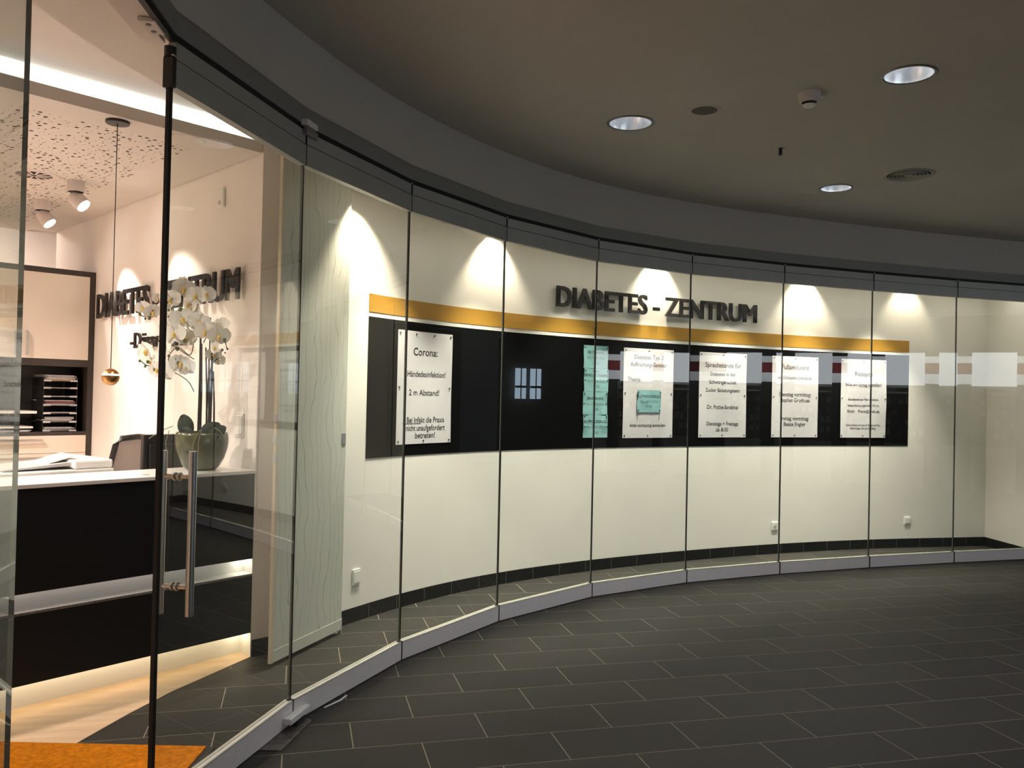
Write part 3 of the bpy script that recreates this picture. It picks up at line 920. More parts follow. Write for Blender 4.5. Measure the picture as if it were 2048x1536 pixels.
# round air outlets in the reception ceiling
v1 = thing('air_outlet', 'round white swirl air outlet in the perforated ceiling', 'air vent', (-2.95, 2.741, 2.992))
MB().lathe([(.11, -.004), (.155, -.008), (.165, 0)], 32).build('ring', M_FIXT, v1)
MB().disc(.11, -.002, 32).build('backing', M_DARK, v1)
for k in range(12):
    a = math.pi * 2 * k / 12
    MB().hexa([Matrix.Rotation(a, 3, 'Z') @ Vector(q) for q in [(.02, -.004, -.006), (.11, -.012, -.006), (.11, .004, -.006), (.02, .004, -.006), (.02, -.004, -.003), (.11, -.012, -.003), (.11, .004, -.003), (.02, .004, -.003)]]).build('vane', M_FIXT, v1)
v2 = thing('ceiling_speaker', 'flush round white plate in the perforated ceiling behind the door leaf', 'speaker', (-1.851, 1.568, 2.992))
MB().lathe([(0, -.006), (.10, -.006), (.112, -.003), (.115, 0)], 32).build('plate', M_CEILI, v2)

# pendant lamp
pl = thing('pendant_lamp', 'copper ball pendant lamp on a thin cord above the counter', 'lamp', (-2.158, 1.334, 0))
MB().lathe([(.0, 2.978), (.058, 2.978), (.060, 2.982), (.060, 2.992)], 28).build('canopy', M_BLACKPL, pl)
MB().tube([(0, 0, 2.978), (0, 0, 1.67)], .0022, 6).build('cord', M_STEM, pl)
R = .045
MB().lathe([(R * math.cos(t), 1.632 + R * math.sin(t)) for t in [math.radians(a) for a in (20, 35, 50, 65, 80, 89)]], 28).build('upper_shell', M_COPPER, pl, smooth=True)
MB().lathe([(R * math.cos(t), 1.632 + R * math.sin(t)) for t in [math.radians(a) for a in (-89, -75, -60, -45, -30, -15, 0, 10)]], 28).build('lower_shell', M_COPPER, pl, smooth=True)
MB().lathe([(R * .93, 1.632 + R * .16), (R * .93, 1.632 + R * .36)], 28).build('light_ring', emis('pendant_ring', (1, .95, .85), 5.0), pl)

# ------------------------------------------------------------------ reception desk
rzd = math.atan2(DD.y, DD.x)
desk = thing('reception_desk', 'long reception counter with black panels, white slot and white top', 'counter', (W0.x, W0.y, 0), rzd)
# local x along the counter (0 at the wall end), -y to the visitor
LD = -4.3
MB().box(LD, -.002, -.012, .40, 1.084, 1.104).build('counter_top', M_DESKW, desk, bevel=.002)
MB().box(LD, -.004, .0, .022, .580, 1.083).build('upper_panel', M_DESKB, desk)
MB().box(LD, -.004, .0, .022, .142, .490).build('lower_panel', M_DESKB, desk)
MB().box(LD, -.004, .0, .10, .478, .492).build('slot_shelf', M_DESKW, desk)
MB().box(LD, -.004, .085, .10, .492, 1.083).build('slot_back', M_DESKW, desk)
MB().box(LD, -.004, .108, .122, .003, .478).build('plinth', M_DESKW, desk)
MB().box(-.005, -.001, .0, .40, .003, 1.083).build('end_panel', M_DESKW, desk)
MB().box(LD, -.01, .40, .42, .003, 1.083).build('rear_panel', M_DESKW, desk)
MB().box(LD, -.02, .42, 1.12, .715, .74).build('worktop', M_DESKW, desk)
MB().box(LD, -.06, .030, .036, .586, .600).build('slot_lamp', emis('slot_led', (1.0, .95, .88), 1.6), desk)
MB().box(LD, -.02, .030, .075, .150, .160).build('plinth_lamp', emis('plinth_led', (1.0, .80, .50), 3.8), desk)
MB().box(-.075, -.020, .030, .070, .586, .600).build('slot_lamp', emis('end_fill_led', (1.0, .93, .78), 13.0), desk)  # extra bar added out of sight to brighten the end panel
MB().box(-.075, -.020, .030, .080, .146, .158).build('plinth_lamp', emis('end_fill_led2', (1.0, .85, .6), 13.0), desk)  # likewise added, brightens the end panel beside the plinth
MB().tube([(-.62, .10, 1.104), (-.62, .10, 1.107)], .02, 14).build('cable_cap', M_PLGREY, desk)

def dloc(u, v, z):
    """point of the counter frame: u along, v behind the front"""
    p = W0 + DD * u - DN * v
    return (p.x, p.y, z)

# printer behind the counter
pr = thing('multifunction_printer', 'white flatbed printer with document feeder behind the counter', 'printer', dloc(-.95, .68, .74), rzd)
MB().box(-.33, .33, -.20, .25, 0, .335).build('body', M_WHITEPL, pr, bevel=.012)
MB().box(-.335, .335, -.205, .255, .342, .375).build('scanner_lid', M_WHITEPL, pr, bevel=.008)
MB().box(.12, .335, -.19, .23, .376, .425).build('feeder', M_WHITEPL, pr, bevel=.012)
t_ = MB().hexa([(-.22, -.15, .380), (.14, -.15, .395), (.14, .19, .395), (-.22, .19, .380), (-.22, -.15, .386), (.14, -.15, .415), (.14, .19, .415), (-.22, .19, .386)])
t_.build('input_tray', M_PLGREY, pr)
MB().hexa([(-.03, -.10, .392), (.17, -.10, .445), (.17, .12, .445), (-.03, .12, .392), (-.03, -.10, .395), (.17, -.10, .450), (.17, .12, .450), (-.03, .12, .395)]).build('paper_guide', M_WHITEPL, pr)
MB().box(-.30, .20, -.208, -.203, .30, .31).build('seam', M_PLGREY, pr)

# monitor seen from behind
mo = thing('monitor', 'black computer monitor seen from behind beside the orchid pot', 'monitor', dloc(-.265, .58, .74), rzd)
MB().box(-.14, .14, -.02, .02, .10, .555).build('panel', M_BLACKPL, mo, bevel=.006)
MB().box(-.11, .11, -.035, -.02, .15, .50).build('rear_cover', M_BLACKPL, mo, bevel=.010)
MB().box(-.025, .025, -.01, .03, .01, .25).build('stand', M_BLACKPL, mo)
MB().box(-.10, .10, -.07, .10, 0, .012).build('foot', M_BLACKPL, mo, bevel=.004)

# office chair
ch = thing('office_chair', 'office chair with mesh back in a black frame behind the counter', 'chair', dloc(-.075, 1.45, 0), rzd + .06)
sh = lambda z: (z - .5) * .17
fr = [(-.21 - .0, sh(.5), .52), (-.215, sh(.75), .75), (-.205, sh(1.0), 1.0), (-.17, sh(1.2), 1.20), (-.13, sh(1.25), 1.245), (0, sh(1.25), 1.255), (.13, sh(1.25), 1.245), (.17, sh(1.2), 1.2), (.205, sh(1.0), 1.0), (.215, sh(.75), .75), (.21, sh(.5), .52)]
fr = [(x * .88, -y, z - .015) for x, y, z in fr]
MB().tube(fr, .020, 8).build('back_frame', M_BLACKPL, ch, smooth=True)
mm = MB()
rows = [(fr[i], fr[-1 - i]) for i in range(5)]
vs_ = [p for a, b_ in rows for p in (a, b_)]
mm.add([(x, y - .003, z) for x, y, z in vs_] + [(x, y + .003, z) for x, y, z in vs_],
       [(2 * i, 2 * i + 1, 2 * i + 3, 2 * i + 2) for i in range(4)] + [(10 + 2 * i + 2, 10 + 2 * i + 3, 10 + 2 * i + 1, 10 + 2 * i) for i in range(4)])
mm.build('mesh_back', M_MESH, ch)
MB().box(-.20, .20, -.46, .02, .44, .51).build('seat', M_BLACKPL, ch, bevel=.03)
MB().tube([(0, -.22, .44), (0, -.22, .10)], .03, 12).build('column', M_BLACKPL, ch)
for k in range(5):
    a = k * 2 * math.pi / 5
    e_ = (.30 * math.cos(a), -.22 + .30 * math.sin(a), .075)
    lg = MB().tube([(0, -.22, .11), e_], [.022, .014], 8).build('leg', M_BLACKPL, ch)
    MB().sphere((e_[0], e_[1], .030), .030, 10, 6, (.6, 1, 1)).build('caster', M_BLACKPL, lg, smooth=True)

# ------------------------------------------------------------------ potted orchid
OX = dloc(-.235, .20, 1.104)
orc = thing('potted_orchid', 'white orchid in a glazed green pot on the counter', 'plant', OX, math.atan2(_r0.y, _r0.x))
# local x to the right of the view, y away
prof = [(.0, 0.0), (.078, 0.0), (.100, .02), (.128, .07), (.146, .13), (.151, .17), (.147, .205), (.142, .222), (.136, .222), (.134, .19), (.0, .185)]
MB().lathe(prof, 36).build('pot', M_POT, orc, smooth=True)
MB().disc(.134, .192, 24, up=True).build('moss', mat('moss', (.03, .035, .02), .9, var=.5, vscale=40), orc)
def leaf(pts, w, name='leaf', m=M_LEAF):
    mb = MB(); n = len(pts)
    vs_ = []; fs_ = []
    for i, p in enumerate(pts):
        t = i / (n - 1)
        ww = w * math.sin(math.pi * (0.12 + .86 * t)) ** .8
        d = (Vector(pts[min(i + 1, n - 1)]) - Vector(pts[max(i - 1, 0)])).normalized()
        side = d.cross(Vector((0, 0, 1)))
        if side.length < .1:
            side = Vector((0, 1, 0))
        side.normalize()
        nn = side.cross(d)
        P = Vector(p)
        vs_ += [P - side * ww, P - nn * ww * .25, P + side * ww]
    for i in range(n - 1):
        a = i * 3
        fs_ += [(a, a + 1, a + 4, a + 3), (a + 1, a + 2, a + 5, a + 4)]
    mb.add(vs_, fs_)
    o = mb.build(name, m, orc, smooth=True)
    sm = o.modifiers.new('thick', 'SOLIDIFY'); sm.thickness = .003
    sb = o.modifiers.new('sub', 'SUBSURF'); sb.levels = 1; sb.render_levels = 2
    return o
# leaf with broad face towards the viewer: offset the profile in the view plane
def face_leaf(cx, cz, y0, L, W, ang, bend=.03):
    mb = MB(); n = 9
    vs_ = []; fs_ = []
    for i in range(n):
        t = i / (n - 1)
        w = W * (math.sin(math.pi * min(1, .06 + .92 * t)) ** .65)
        for s in (-1, 0, 1):
            x = s * w; z = t * L
            y = y0 + bend * (t * t) + (0.012 if s == 0 else 0)
            vs_.append((cx + x * math.cos(ang) + z * math.sin(ang), y, cz - x * math.sin(ang) + z * math.cos(ang)))
    for i in range(n - 1):
        a = i * 3
        fs_ += [(a, a + 1, a + 4, a + 3), (a + 1, a + 2, a + 5, a + 4)]
    mb.add(vs_, fs_)
    o = mb.build('leaf', M_LEAF, orc, smooth=True)
    sm = o.modifiers.new('thick', 'SOLIDIFY'); sm.thickness = .003
    return o
face_leaf(-.05, .20, -.06, .135, .048, -.45)
face_leaf(-.055, .205, -.11, .105, .035, 2.75, -.04)
face_leaf(.02, .20, -.07, .12, .045, .9)
face_leaf(.06, .20, -.05, .10, .042, 1.0)
face_leaf(.07, .215, -.10, .085, .03, 1.45)
face_leaf(-.01, .20, -.09, .10, .034, -1.2)
face_leaf(.11, .215, -.09, .06, .014, 2.3, -.02)
# canes / stems: (x0 at pot, x1 at top, z top)
for (xa, ya, xb, yb, zb, r) in [(-.022, .0, -.028, .01, .86, .008), (-.006, -.02, -.010, -.02, .74, .009), (.020, .02, -.002, .03, .72, .006),
                               (.038, .0, .028, .0, .70, .006), (.052, -.02, .050, -.01, .78, .008), (.066, .01, .050, .02, .58, .006), (.010, .03, .018, .04, .90, .005)]:
    MB().tube([(xa, ya, .19), ((xa + xb) / 2 + .003, (ya + yb) / 2, .19 + (zb - .19) * .5), (xb, yb, zb)], [r, r * .9, r * .7], 8).build('stem', M_STEM, orc, smooth=True)
def arc(pts, r=.0028):
    MB().tube(catmull3(pts), r, 6).build('flower_stalk', M_STEM, orc, smooth=True)
def catmull3(P, n=5):
    P = [Vector(p) for p in P]; out = []
    for i in range(len(P) - 1):
        p0 = P[max(i - 1, 0)]; p1 = P[i]; p2 = P[i + 1]; p3 = P[min(i + 2, len(P) - 1)]
        for k in range(n):
            t = k / n
            out.append(.5 * ((2 * p1) + (p2 - p0) * t + (2 * p0 - 5 * p1 + 4 * p2 - p3) * t * t + (3 * p1 - p0 - 3 * p2 + p3) * t ** 3))
    out.append(P[-1]); return out
K = .2605 * 5.23 / 1672.0        # crop pixel -> metres at the plant
def oc(cx, cy):
    return ((cx - 552) * K, (1476 - cy) * K)
def oa(*pts, r=.0028):
    arc([(*([oc(p[0], p[1])[0]]), p[2] if len(p) > 2 else 0.0, oc(p[0], p[1])[1]) for p in pts], r)
oa((485, 915), (440, 840), (345, 778, -.02), (270, 770, -.04))
oa((595, 900), (600, 760), (620, 700), (655, 670))
oa((480, 680), (420, 640, -.02), (350, 590, -.04), (300, 600, -.05))
oa((520, 360), (480, 260), (420, 190, -.03), (330, 260, -.06), (290, 310, -.06))
oa((545, 560), (600, 480, -.02), (680, 500, -.04), (720, 545, -.05), (735, 600, -.05))
oa((500, 540), (420, 440, -.03), (340, 470, -.06), (280, 480, -.06))
oa((475, 560), (450, 650), (380, 600, -.04), (330, 660, -.06), (335, 715, -.06))
oa((270, 770, -.04), (210, 745, -.05), (160, 730, -.05), (120, 700, -.05))
oa((330, 330, -.05), (350, 320, -.06), (345, 355, -.06), (312, 385, -.06))
oa((240, 260, -.04), (180, 370, -.05), (140, 385, -.05), (110, 372, -.05))
pet_me = {}
def petal_mesh(kind):
    mb = MB(); n = 6
    L, W = {'dorsal': (.040, .016), 'side': (.046, .034), 'low': (.038, .017)}[kind]
    vs_ = []; fs_ = []
    for i in range(n):
        t = i / (n - 1)
        w = W * math.sin(math.pi * min(1, .1 + .88 * t)) ** .75
        for s in (-1, 0, 1):
            vs_.append((s * w, -.006 * math.sin(t * 3) + (.004 if s == 0 else -.002 * t), .004 + t * L))
    for i in range(n - 1):
        a = i * 3
        fs_ += [(a, a + 1, a + 4, a + 3), (a + 1, a + 2, a + 5, a + 4)]
    mb.add(vs_, fs_)
    o = mb.build('petal', M_PETAL, orc, smooth=True)
    me = o.data
    bpy.data.objects.remove(o)
    return me
for kd in ('dorsal', 'side', 'low'):
    pet_me[kd] = petal_mesh(kd)
lip = MB().sphere((0, -.010, -.004), .009, 8, 6, (.9, 1.2, 1.1)); lip.sphere((0, -.014, -.014), .006, 8, 5, (1.2, 1, 1))
lo_ = lip.build('lip', M_LIP, orc, smooth=True); lip_me = lo_.data; bpy.data.objects.remove(lo_)
fl_list = [(420, 178, 1.15, -.06), (330, 258, 1.1, -.07), (450, 285, 1.0, -.03), (508, 228, 1.1, -.05), (570, 215, 1.0, -.02), (385, 140, .9, -.02),
           (420, 400, 1.25, -.07), (535, 420, 1.15, -.04), (585, 480, 1.1, -.06), (685, 510, 1.15, -.06), (680, 440, 1.05, -.03), (378, 510, 1.15, -.08), (320, 455, 1.1, -.05), (440, 530, 1.0, -.03),
           (480, 350, 1.0, -.02), (635, 470, 1.0, -.02), (655, 595, .75, -.05), (625, 640, .8, 0.0), (650, 680, .7, .02), (125, 318, .72, -.05), (195, 350, .85, -.06), (228, 252, .6, -.03), (270, 330, .7, -.02),
           (300, 600, 1.0, -.06), (165, 628, 1.1, -.06), (190, 705, .7, -.05), (290, 770, 1.25, -.06), (240, 760, .8, -.04), (405, 720, 1.1, -.06), (440, 740, 1.0, -.03), (295, 545, .8, -.02)]
rnd = random.Random(5)
for (cx, cy, sc, y) in fl_list:
    x, z = oc(cx, cy)
    e = bpy.data.objects.new('flower', lip_me); col.objects.link(e); e.parent = orc
    e.location = (x, y + rnd.uniform(-.015, .015), z)
    e.rotation_euler = (rnd.uniform(-.25, .45), rnd.uniform(-.3, .3), rnd.uniform(-.65, .65))
    e.scale = (sc * 1.22, sc * 1.22, sc * 1.22)
    for kd, an in (('dorsal', 0), ('side', 1.35), ('side', -1.35), ('low', 2.55), ('low', -2.55)):
        q = bpy.data.objects.new('petal', pet_me[kd]); col.objects.link(q); q.parent = e
        q.rotation_euler = (0, an, 0)
        q.location = (0, .002 if kd == 'side' else .005, 0)
for (cx, cy, r) in [(315, 335, 10), (402, 330, 16), (110, 370, 10), (178, 395, 13), (150, 400, 7), (118, 703, 10), (158, 740, 10), (175, 708, 12), (225, 720, 13), (225, 762, 11), (325, 663, 11), (365, 553, 10), (370, 683, 14), (385, 612, 14),
                    (438, 553, 15), (530, 512, 13), (325, 692, 8), (330, 715, 8), (720, 540, 13), (705, 612, 9), (742, 604, 8), (726, 632, 6), (312, 385, 7), (392, 712, 12)]:
    x, z = oc(cx, cy)
    MB().sphere((x, -.055, z), r * K, 8, 6, (1, 1, 1.15)).build('bud', M_BUD if r > 9 else M_STEM, orc, smooth=True)
def rt(*pts):
    MB().tube(catmull3([(oc(a, b_)[0], c_, oc(a, b_)[1]) for a, b_, c_ in pts]), .0022, 5).build('aerial_root', M_ROOT, orc, smooth=True)
rt((400, 1160, -.12), (340, 1190, -.15), (258, 1248, -.17))
rt((385, 1190, -.14), (372, 1270, -.155), (375, 1320, -.155), (362, 1380, -.15))
rt((600, 1180, -.14), (570, 1260, -.155), (558, 1320, -.155))
rt((610, 1175, -.14), (600, 1270, -.157), (600, 1330, -.157), (578, 1388, -.15))
rt((690, 1165, -.12), (735, 1185, -.13), (752, 1220, -.13))

# ------------------------------------------------------------------ tall cabinet
cabo = W0 + WD * 2.79
cb_ = thing('tall_cabinet', 'tall cabinet with cream doors, open dark niche and drawers', 'cabinet', (cabo.x, cabo.y, 0), rzw + math.pi / 2 + math.pi)
# local: x to the right along the front (0 = right end at the wall), -y to the room
CW = 1.12
cb_.rotation_euler = (0, 0, math.atan2(.51027, .86001))
cb_.location = (cabo.x, cabo.y, 0)
DP = .42
def cbox(nm, x0, x1, y0, y1, z0, z1, m, par=None, bev=0.0):
    return MB().box(x0, x1, y0, y1, z0, z1).build(nm, m, par or cb_, bevel=bev)
cbox('side_panel', -.046, .0, 0, DP, 0, 2.525, M_CABD)
cbox('side_panel', -CW, -CW + .046, 0, DP, 0, 2.525, M_CABD)
cbox('top_panel', -CW + .046, -.046, 0, DP, 2.482, 2.525, M_CABD)
cbox('shelf', -CW + .046, -.046, 0, DP, 1.735, 1.79, M_CABD)
cbox('shelf', -CW + .046, -.046, 0, DP, 1.178, 1.205, M_CABD)
cbox('back_panel', -CW + .046, -.046, DP - .02, DP, .08, 2.48, M_CABD)
cbox('plinth', -CW + .046, -.046, .03, .05, 0, .08, M_CABD)
for x0, x1, hx_ in ((-.545, -.048, -.505), (-1.072, -.549, -.588)):
    d_ = cbox('door', x0, x1, -.004, .016, 1.793, 2.480, M_CABW)
    MB().box(hx_ - .008, hx_ + .008, -.040, -.028, 1.815, 2.006).build('handle', M_STEEL, d_)
    for z in (1.82, 1.995):
        MB().box(hx_ - .006, hx_ + .006, -.030, -.004, z, z + .008).build('handle_post', M_STEEL, d_)
for z0, z1, zh in ((1.035, 1.175, 1.142), (.86, 1.032, .998), (.64, .857, .80), (.36, .637, .57), (.085, .357, .30)):
    d_ = cbox('drawer', -1.072, -.048, -.004, .016, z0, z1, M_CABW)
    MB().box(-.75, -.376, -.040, -.028, zh - .010, zh + .010).build('handle', M_STEEL, d_)
    for x in (-.745, -.386):
        MB().box(x, x + .008, -.030, -.004, zh - .006, zh + .006).build('handle_post', M_STEEL, d_)
# letter trays with papers, right half of the niche
cz = math.atan2(.51027, .86001)
def cabp(x, y, z):
    c, s = math.cos(cz), math.sin(cz)
    return (cabo.x + x * c - y * s, cabo.y + x * s + y * c, z)
rnd = random.Random(11)
pos = ['lowest', 'second lowest', 'third lowest', 'middle', 'third highest', 'second highest', 'topmost']
zs = [1.207, 1.277, 1.347, 1.413, 1.483, 1.552, 1.612]
fill = [.035, .045, .012, .045, .004, .004, .05]
for k, z in enumerate(zs):
    t = thing('letter_tray', pos[k] + ' letter tray with papers in the cabinet niche', 'tray', cabp(-.235, .19, z), cz, 'letter trays stacked in the niche')
    MB().box(-.125, .125, -.15, .15, 0, .004).build('base', M_BLACKPL, t)
    for sx in (-1, 1):
        MB().box(sx * .125 - .002, sx * .125 + .002, -.15, .15, .0, .068 if k < 6 else .03).build('side_wall', M_BLACKPL, t)
    for x in ((-.125, -.07), (.07, .125)):
        MB().box(x[0], x[1], -.154, -.150, .0, .014).build('label_clip', M_PAPER, t)
    nsh = max(1, int(fill[k] / .006))
    for q in range(nsh):
        dx, dy, ro = rnd.uniform(-.02, .012), rnd.uniform(-.02, .01), rnd.uniform(-.05, .05)
        mb = MB().box(-.108, .108, -.145, .145, .006 + q * .006, .006 + q * .006 + .004)
        mb.xf(Matrix.Translation((dx, dy, 0)) @ Matrix.Rotation(ro, 4, 'Z'))
        o = mb.build('paper_sheaf', M_PAPERR if (k == 3 and q in (3, 4)) else (M_PAPERY if (k == 6 and q < 3) else M_PAPER), None)
        o.parent = t
sb_ = thing('niche_shelf', 'two white edged boards in the left half of the niche', 'shelf', cabp(-.735, .16, 1.207), cz)
MB().box(-.30, .325, -.14, .18, .145, .165).build('board', M_WHITEPL, sb_)
MB().box(-.30, .30, -.14, .18, .028, .042).build('board', M_WHITEPL, sb_)
MB().box(-.30, -.28, -.14, .18, .0, .165).build('support', M_BLACKPL, sb_)
pp = thing('paper_stack', 'small heap of loose papers lying on the niche floor', 'papers', cabp(-.60, .08, 1.206), cz)
for q in range(4):
    mb = MB().box(-.15, .15, -.06, .10, q * .004, q * .004 + .003)
    mb.xf(Matrix.Translation((rnd.uniform(-.02, .02), 0, 0)) @ Matrix.Rotation(rnd.uniform(-.12, .12), 4, 'Z'))
    mb.build('paper_sheaf', M_PAPER, pp)

# ------------------------------------------------------------------ door mat
mk = Vector((-1.507, .413)); m1 = Vector((-.9692, .2463)); m2 = Vector((-.2463, -.9692))
def mq(a, b_):
    p = mk + m1 * a + m2 * b_
    return (p.x, p.y)
mt = thing('door_mat', 'orange brown coir door mat with black rubber border inside the entrance', 'mat')
MB().prism([mq(0, 0), mq(1.7, 0), mq(1.7, .86), mq(0, .86)], .003, .008).build('border', M_MATEDGE, mt)
MB().prism([mq(.035, .012), mq(1.68, .012), mq(1.68, .84), mq(.035, .84)], .006, .016).build('coir_pile', M_COIR, mt)

# ------------------------------------------------------------------ mall ceiling fixtures
def downlight(x, y, r, label, L, group='round downlights in the mall ceiling'):
    s = thing('downlight', label, 'ceiling light', (x, y, Z_CEIL), 0, group)
    MB().lathe([(r, -.001), (r * 1.03, -.006), (r * 1.13, -.005), (r * 1.16, .0)], 36).build('rim', M_GREYMETAL, s, smooth=True)
    # recess goes below the slab as a shallow bowl set into the ceiling
    MB().lathe([(r, -.002), (r * .93, .03), (r * .8, .07), (r * .58, .105)], 36, flip=True).build('reflector', M_REFL, s, smooth=True)
    MB().disc(r * .58, .104, 28).build('lamp', emis('mall_lamp', C_COOL, L_MALL), s)
    for a in (-.35, .35):
        MB().tube([(-r * .45, r * a, .088), (r * .45, r * a, .088)], .009, 8).build('lamp_tube', emis('mall_tube', C_COOL, L_MALL * 1.5), s)
    ld = bpy.data.lights.new('downlight_beam', 'SPOT')
    ld.energy = W_MALL * L; ld.color = C_COOL; ld.spot_size = math.radians(112); ld.spot_blend = .6; ld.shadow_soft_size = .07
    lo = bpy.data.objects.new('downlight_beam', ld); col.objects.link(lo); lo.parent = s
    lo.location = (0, 0, .03)
    return s
DL = [(.757, 1.339, .128, 'downlight closest to the bulkhead left of the speaker disc', 1.0), (1.822, .186, .118, 'largest looking downlight, upper right, nearest the camera', 1.0),
      (2.899, 2.307, .112, 'farthest bright downlight, left of the round air vent', 1.0)]
far = [(2.9, -1.2), (7.04, -.27), (8.44, -.80), (9.96, 3.4), (5.0, -2.6), (2.2, -4.6), (-.2, -5.6), (7.6, -4.4), (5.6, 1.2)]
DL += [(x, y, .12, 'mall downlight out of view, number %s behind the camera side' % n, .6) for (x, y), n in zip(far, 'one two three four five six seven eight nine'.split())]
for d_ in DL:
    downlight(*d_)
# openings in the ceiling slab for the recesses: cut with a boolean-free trick is not needed, the slab is rebuilt with holes
def ceiling_with_holes():
    old = bpy.data.objects['ceiling']
    bm = bmesh.new()
    outer = [bm.verts.new((x, y, Z_CEIL)) for x, y in cp]
    edges = [bm.edges.new((outer[i], outer[(i + 1) % 4])) for i in range(4)]
    for (x, y, r, lb, L) in DL:
        ring = [bm.verts.new((x + r * 1.01 * math.cos(2 * math.pi * k / 36), y + r * 1.01 * math.sin(2 * math.pi * k / 36), Z_CEIL)) for k in range(36)]
        edges += [bm.edges.new((ring[i], ring[(i + 1) % 36])) for i in range(36)]
    bmesh.ops.triangle_fill(bm, use_beauty=True, use_dissolve=False, edges=edges)
    # drop faces lying inside a hole
    kill = []
    for f in bm.faces:
        c = f.calc_center_median()
        for (x, y, r, lb, L) in DL:
            if (c.x - x) ** 2 + (c.y - y) ** 2 < (r * .995) ** 2:
                kill.append(f); break
    bmesh.ops.delete(bm, geom=kill, context='FACES_ONLY')
    for f in bm.faces:
        f.normal_update()
        if f.normal.z > 0:
            f.normal_flip()
    # slab body above
    top = [bm.verts.new((x, y, Z_CEIL + .14)) for x, y in cp]
    bm.faces.new(top)
    for i in range(4):
        bm.faces.new((outer[i], outer[(i + 1) % 4], top[(i + 1) % 4], top[i]))
    bm.to_mesh(old.data)
    bm.free()
    old.data.update()
ceiling_with_holes()

sp = thing('ceiling_speaker', 'flush round speaker grille between two downlights', 'speaker', (1.079, .989, Z_CEIL))
MB().lathe([(.075, -.004), (.092, -.006), (.098, 0)], 32).build('ring', M_CEIL, sp, smooth=True)
MB().disc(.078, -.003, 32).build('grille', M_SPEAKER, sp)
sd = thing('smoke_detector', 'white smoke detector on the mall ceiling with a small red lamp pin', 'smoke detector', (1.496, .570, Z_CEIL))
MB().lathe([(.040, -.052), (.052, -.045), (.060, -.012), (.062, 0)], 28).build('base', M_FIXT, sd, smooth=True)
MB().lathe([(.033, -.064), (.034, -.052)], 24).build('chamber', M_DARK, sd)
MB().lathe([(0, -.076), (.026, -.076), (.034, -.070), (.035, -.064), (.020, -.062)], 24).build('cap', M_WHITEPL, sd, smooth=True)
MB().tube([(.055, -.005, -.016), (.085, .0, -.010)], .007, 8).build('indicator', M_WHITEPL, sd)
nz_ = thing('sprinkler_head', 'small black sprinkler head hanging from the mall ceiling', 'sprinkler', (1.905, 1.508, Z_CEIL))
MB().tube([(0, 0, 0), (0, 0, -.04)], .012, 10).build('pipe', M_BLACKPL, nz_)
MB().tube([(0, 0, -.036), (0, 0, -.052)], [.014, .010], 10).build('nozzle', M_BLACKPL, nz_)
MB().disc(.016, -.0525, 12).build('deflector', M_GREYMETAL, nz_)
av = thing('air_vent', 'round ringed ceiling air vent right of the farthest downlight', 'air vent', (3.149, 1.793, Z_CEIL))
MB().lathe([(.148, -.006), (.172, -.010), (.182, 0)], 36).build('ring', M_RING, av, smooth=True)
MB().disc(.150, -.001, 36).build('backing', M_DARK, av)
for r in (.125, .100, .075, .050):
    MB().lathe([(r, -.001), (r + .010, -.016), (r + .014, -.016), (r + .006, -.001)], 32).build('cone_ring', M_RING, av, smooth=True)
MB().lathe([(0, -.012), (.028, -.012), (.034, -.006)], 24).build('core', M_RING, av)

# ------------------------------------------------------------------ rest of the mall (seen in the glass)
struct('wall_mall_back', MB().box(-7, 16, -8.5, -8.4, 0, Z_CEIL), M_MALLWALL)
struct('wall_mall_left', strip([(-2.3, -8.4), (-1.80, -3.40), (-1.854, -2.37)], -.1, 0, 0, Z_CEIL), M_MALLWALL)
struct('wall_mall_right', strip([(6.24, 3.62), (7.3, 3.64), (10.5, 4.6), (14.2, 4.8)], -.1, 0, 0, 2.94), M_MALLWALL)
FO = Vector((11.6, -1.5)); FD = Vector((.643, .766)); FN = Vector((-.766, .643))
fz = math.atan2(FD.y, FD.x)
def fpt(s, d=0.0):
    return FO + FD * s + FN * d
struct('wall_shopfront', strip([tuple(fpt(-8, -.5)), tuple(fpt(8, -.5))], 0, .1, 0, Z_CEIL), mat('shop_dark', (.045, .045, .048), .6))
M_LBOX = emis('lightbox', (.92, .97, 1.0), 2.2)
M_FRED = mat('fascia_red', (.30, .03, .04), .5, emit=(.30, .03, .04), estr=.25)
M_FWHITE = mat('fascia_white', (.8, .8, .8), .5, emit=(.9, .95, 1.0), estr=.9)
M_DAY = emis('daylight_pane', (.62, .82, 1.0), 2.2)
PK = [mat('pack_white', (.75, .77, .78), .5), mat('pack_blue', (.10, .25, .45), .5), mat('pack_red', (.45, .08, .07), .5), mat('pack_yellow', (.75, .62, .06), .5), mat('pack_green', (.25, .45, .35), .5)]
M_SHELFM = mat('shelf_metal', (.30, .31, .32), .5)
rnd = random.Random(21)
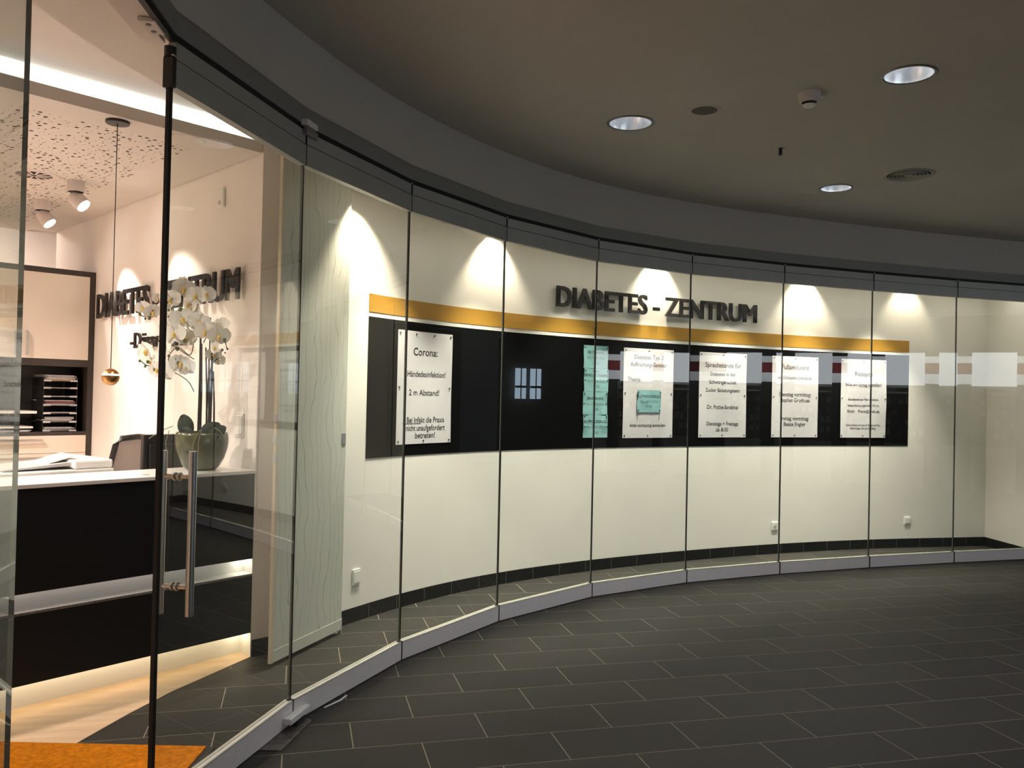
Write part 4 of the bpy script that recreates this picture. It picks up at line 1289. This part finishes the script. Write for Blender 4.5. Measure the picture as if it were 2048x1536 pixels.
for k, (s0, s1, nm) in enumerate([(-.24, .475, 'middle'), (-1.17, -.48, 'second'), (-2.15, -1.45, 'third')]):
    p = fpt((s0 + s1) / 2, 0.0)
    w = s1 - s0
    u = thing('shop_shelf', nm + ' pharmacy shelf unit with lit white header', 'shelf', (p.x, p.y, 0), fz + math.pi, 'pharmacy shelves opposite the glass')
    # local +y = away from the glass?  front faces -y
    MB().box(-w / 2, w / 2, .0, .04, 1.93, 2.55).build('lightbox', [M_LBOX], u)
    MB().box(-w / 2, w / 2, .24, .28, .0, 1.93).build('back_panel', M_SHELFM, u)
    MB().box(-w / 2, w / 2, -.05, .24, .0, .80).build('base_cabinet', PK[0], u)
    for z in (.95, 1.15, 1.35, 1.55, 1.75):
        MB().box(-w / 2, w / 2, .0, .24, z, z + .02).build('shelf_board', M_SHELFM, u)
    MB().box(-w / 2, 0, -.01, 0, 1.80, 1.88).build('price_strip', PK[0], u)
    MB().box(0, w * .22, -.01, 0, 1.80, 1.88).build('price_strip', PK[3], u)
    MB().box(w * .24, w / 2, -.01, 0, 1.80, 1.88).build('price_strip', PK[0], u)
    for z in (.97, 1.17, 1.37, 1.57):
        for q in range(6):
            x = -w / 2 + (q + .5) * w / 6
            a, b_ = Vector((math.cos(fz + math.pi), math.sin(fz + math.pi))), Vector((-math.sin(fz + math.pi), math.cos(fz + math.pi)))
            pp_ = p + a * x + b_ * .06
            o = MB().box(-.04, .04, 0, .06, 0, rnd.uniform(.09, .15)).build('package', PK[rnd.choice([0, 0, 0, 1, 1, 2, 4])], None, bevel=.004)
            o.location = (pp_.x, pp_.y, z); o.rotation_euler = (0, 0, fz + math.pi)
            tag(o, 'small medicine package on a pharmacy shelf', 'package', 'packages on the pharmacy shelves')
for s0, s1 in ((-4.6, -1.3), (-1.3, 1.75)):
    p = fpt((s0 + s1) / 2, -.33); w = s1 - s0
    f_ = thing('shop_fascia', ('left' if s0 < -2 else 'right') + ' striped red and white pharmacy fascia', 'fascia', (p.x, p.y, 0), fz + math.pi, 'striped fascia')
    MB().box(-w / 2, w / 2, 0, .05, 2.37, 2.50).build('stripe', M_FWHITE, f_)
    MB().box(-w / 2, w / 2, 0, .05, 2.16, 2.37).build('stripe', M_FRED, f_)
    MB().box(-w / 2, w / 2, 0, .05, 1.97, 2.16).build('stripe', M_FWHITE, f_)
for s0, n in ((2.25, 'narrow'), (2.65, 'wide')):
    p = fpt(s0, -.35)
    wv = struct('window_%d' % (1 if n == 'narrow' else 2), MB().box(-.14, .14, 0, .03, 1.50, 2.20), M_DAY)
    wv.location = (p.x, p.y, 0); wv.rotation_euler = (0, 0, fz + math.pi)
    MB().box(-.15, .15, -.02, 0, 1.75, 1.80).build('window_bar', M_DARK, wv)
    MB().box(-.01, .01, -.02, 0, 1.50, 2.20).build('window_bar', M_DARK, wv)
# glowing panes added far behind the camera as daylight fill for the mall
for k in range(4):
    x = 1.5 + k * 1.7
    wv = struct('window_%d' % (3 + k), MB().box(x, x + 1.5, -8.39, -8.37, .2, 2.8), emis('fill_daylight', (.85, .93, 1.0), 1.2))
    MB().box(x + .72, x + .78, -8.37, -8.33, .2, 2.8).build('window_bar', M_GREYMETAL, wv)
    MB().box(x, x + 1.5, -8.37, -8.33, 1.4, 1.46).build('window_bar', M_GREYMETAL, wv)
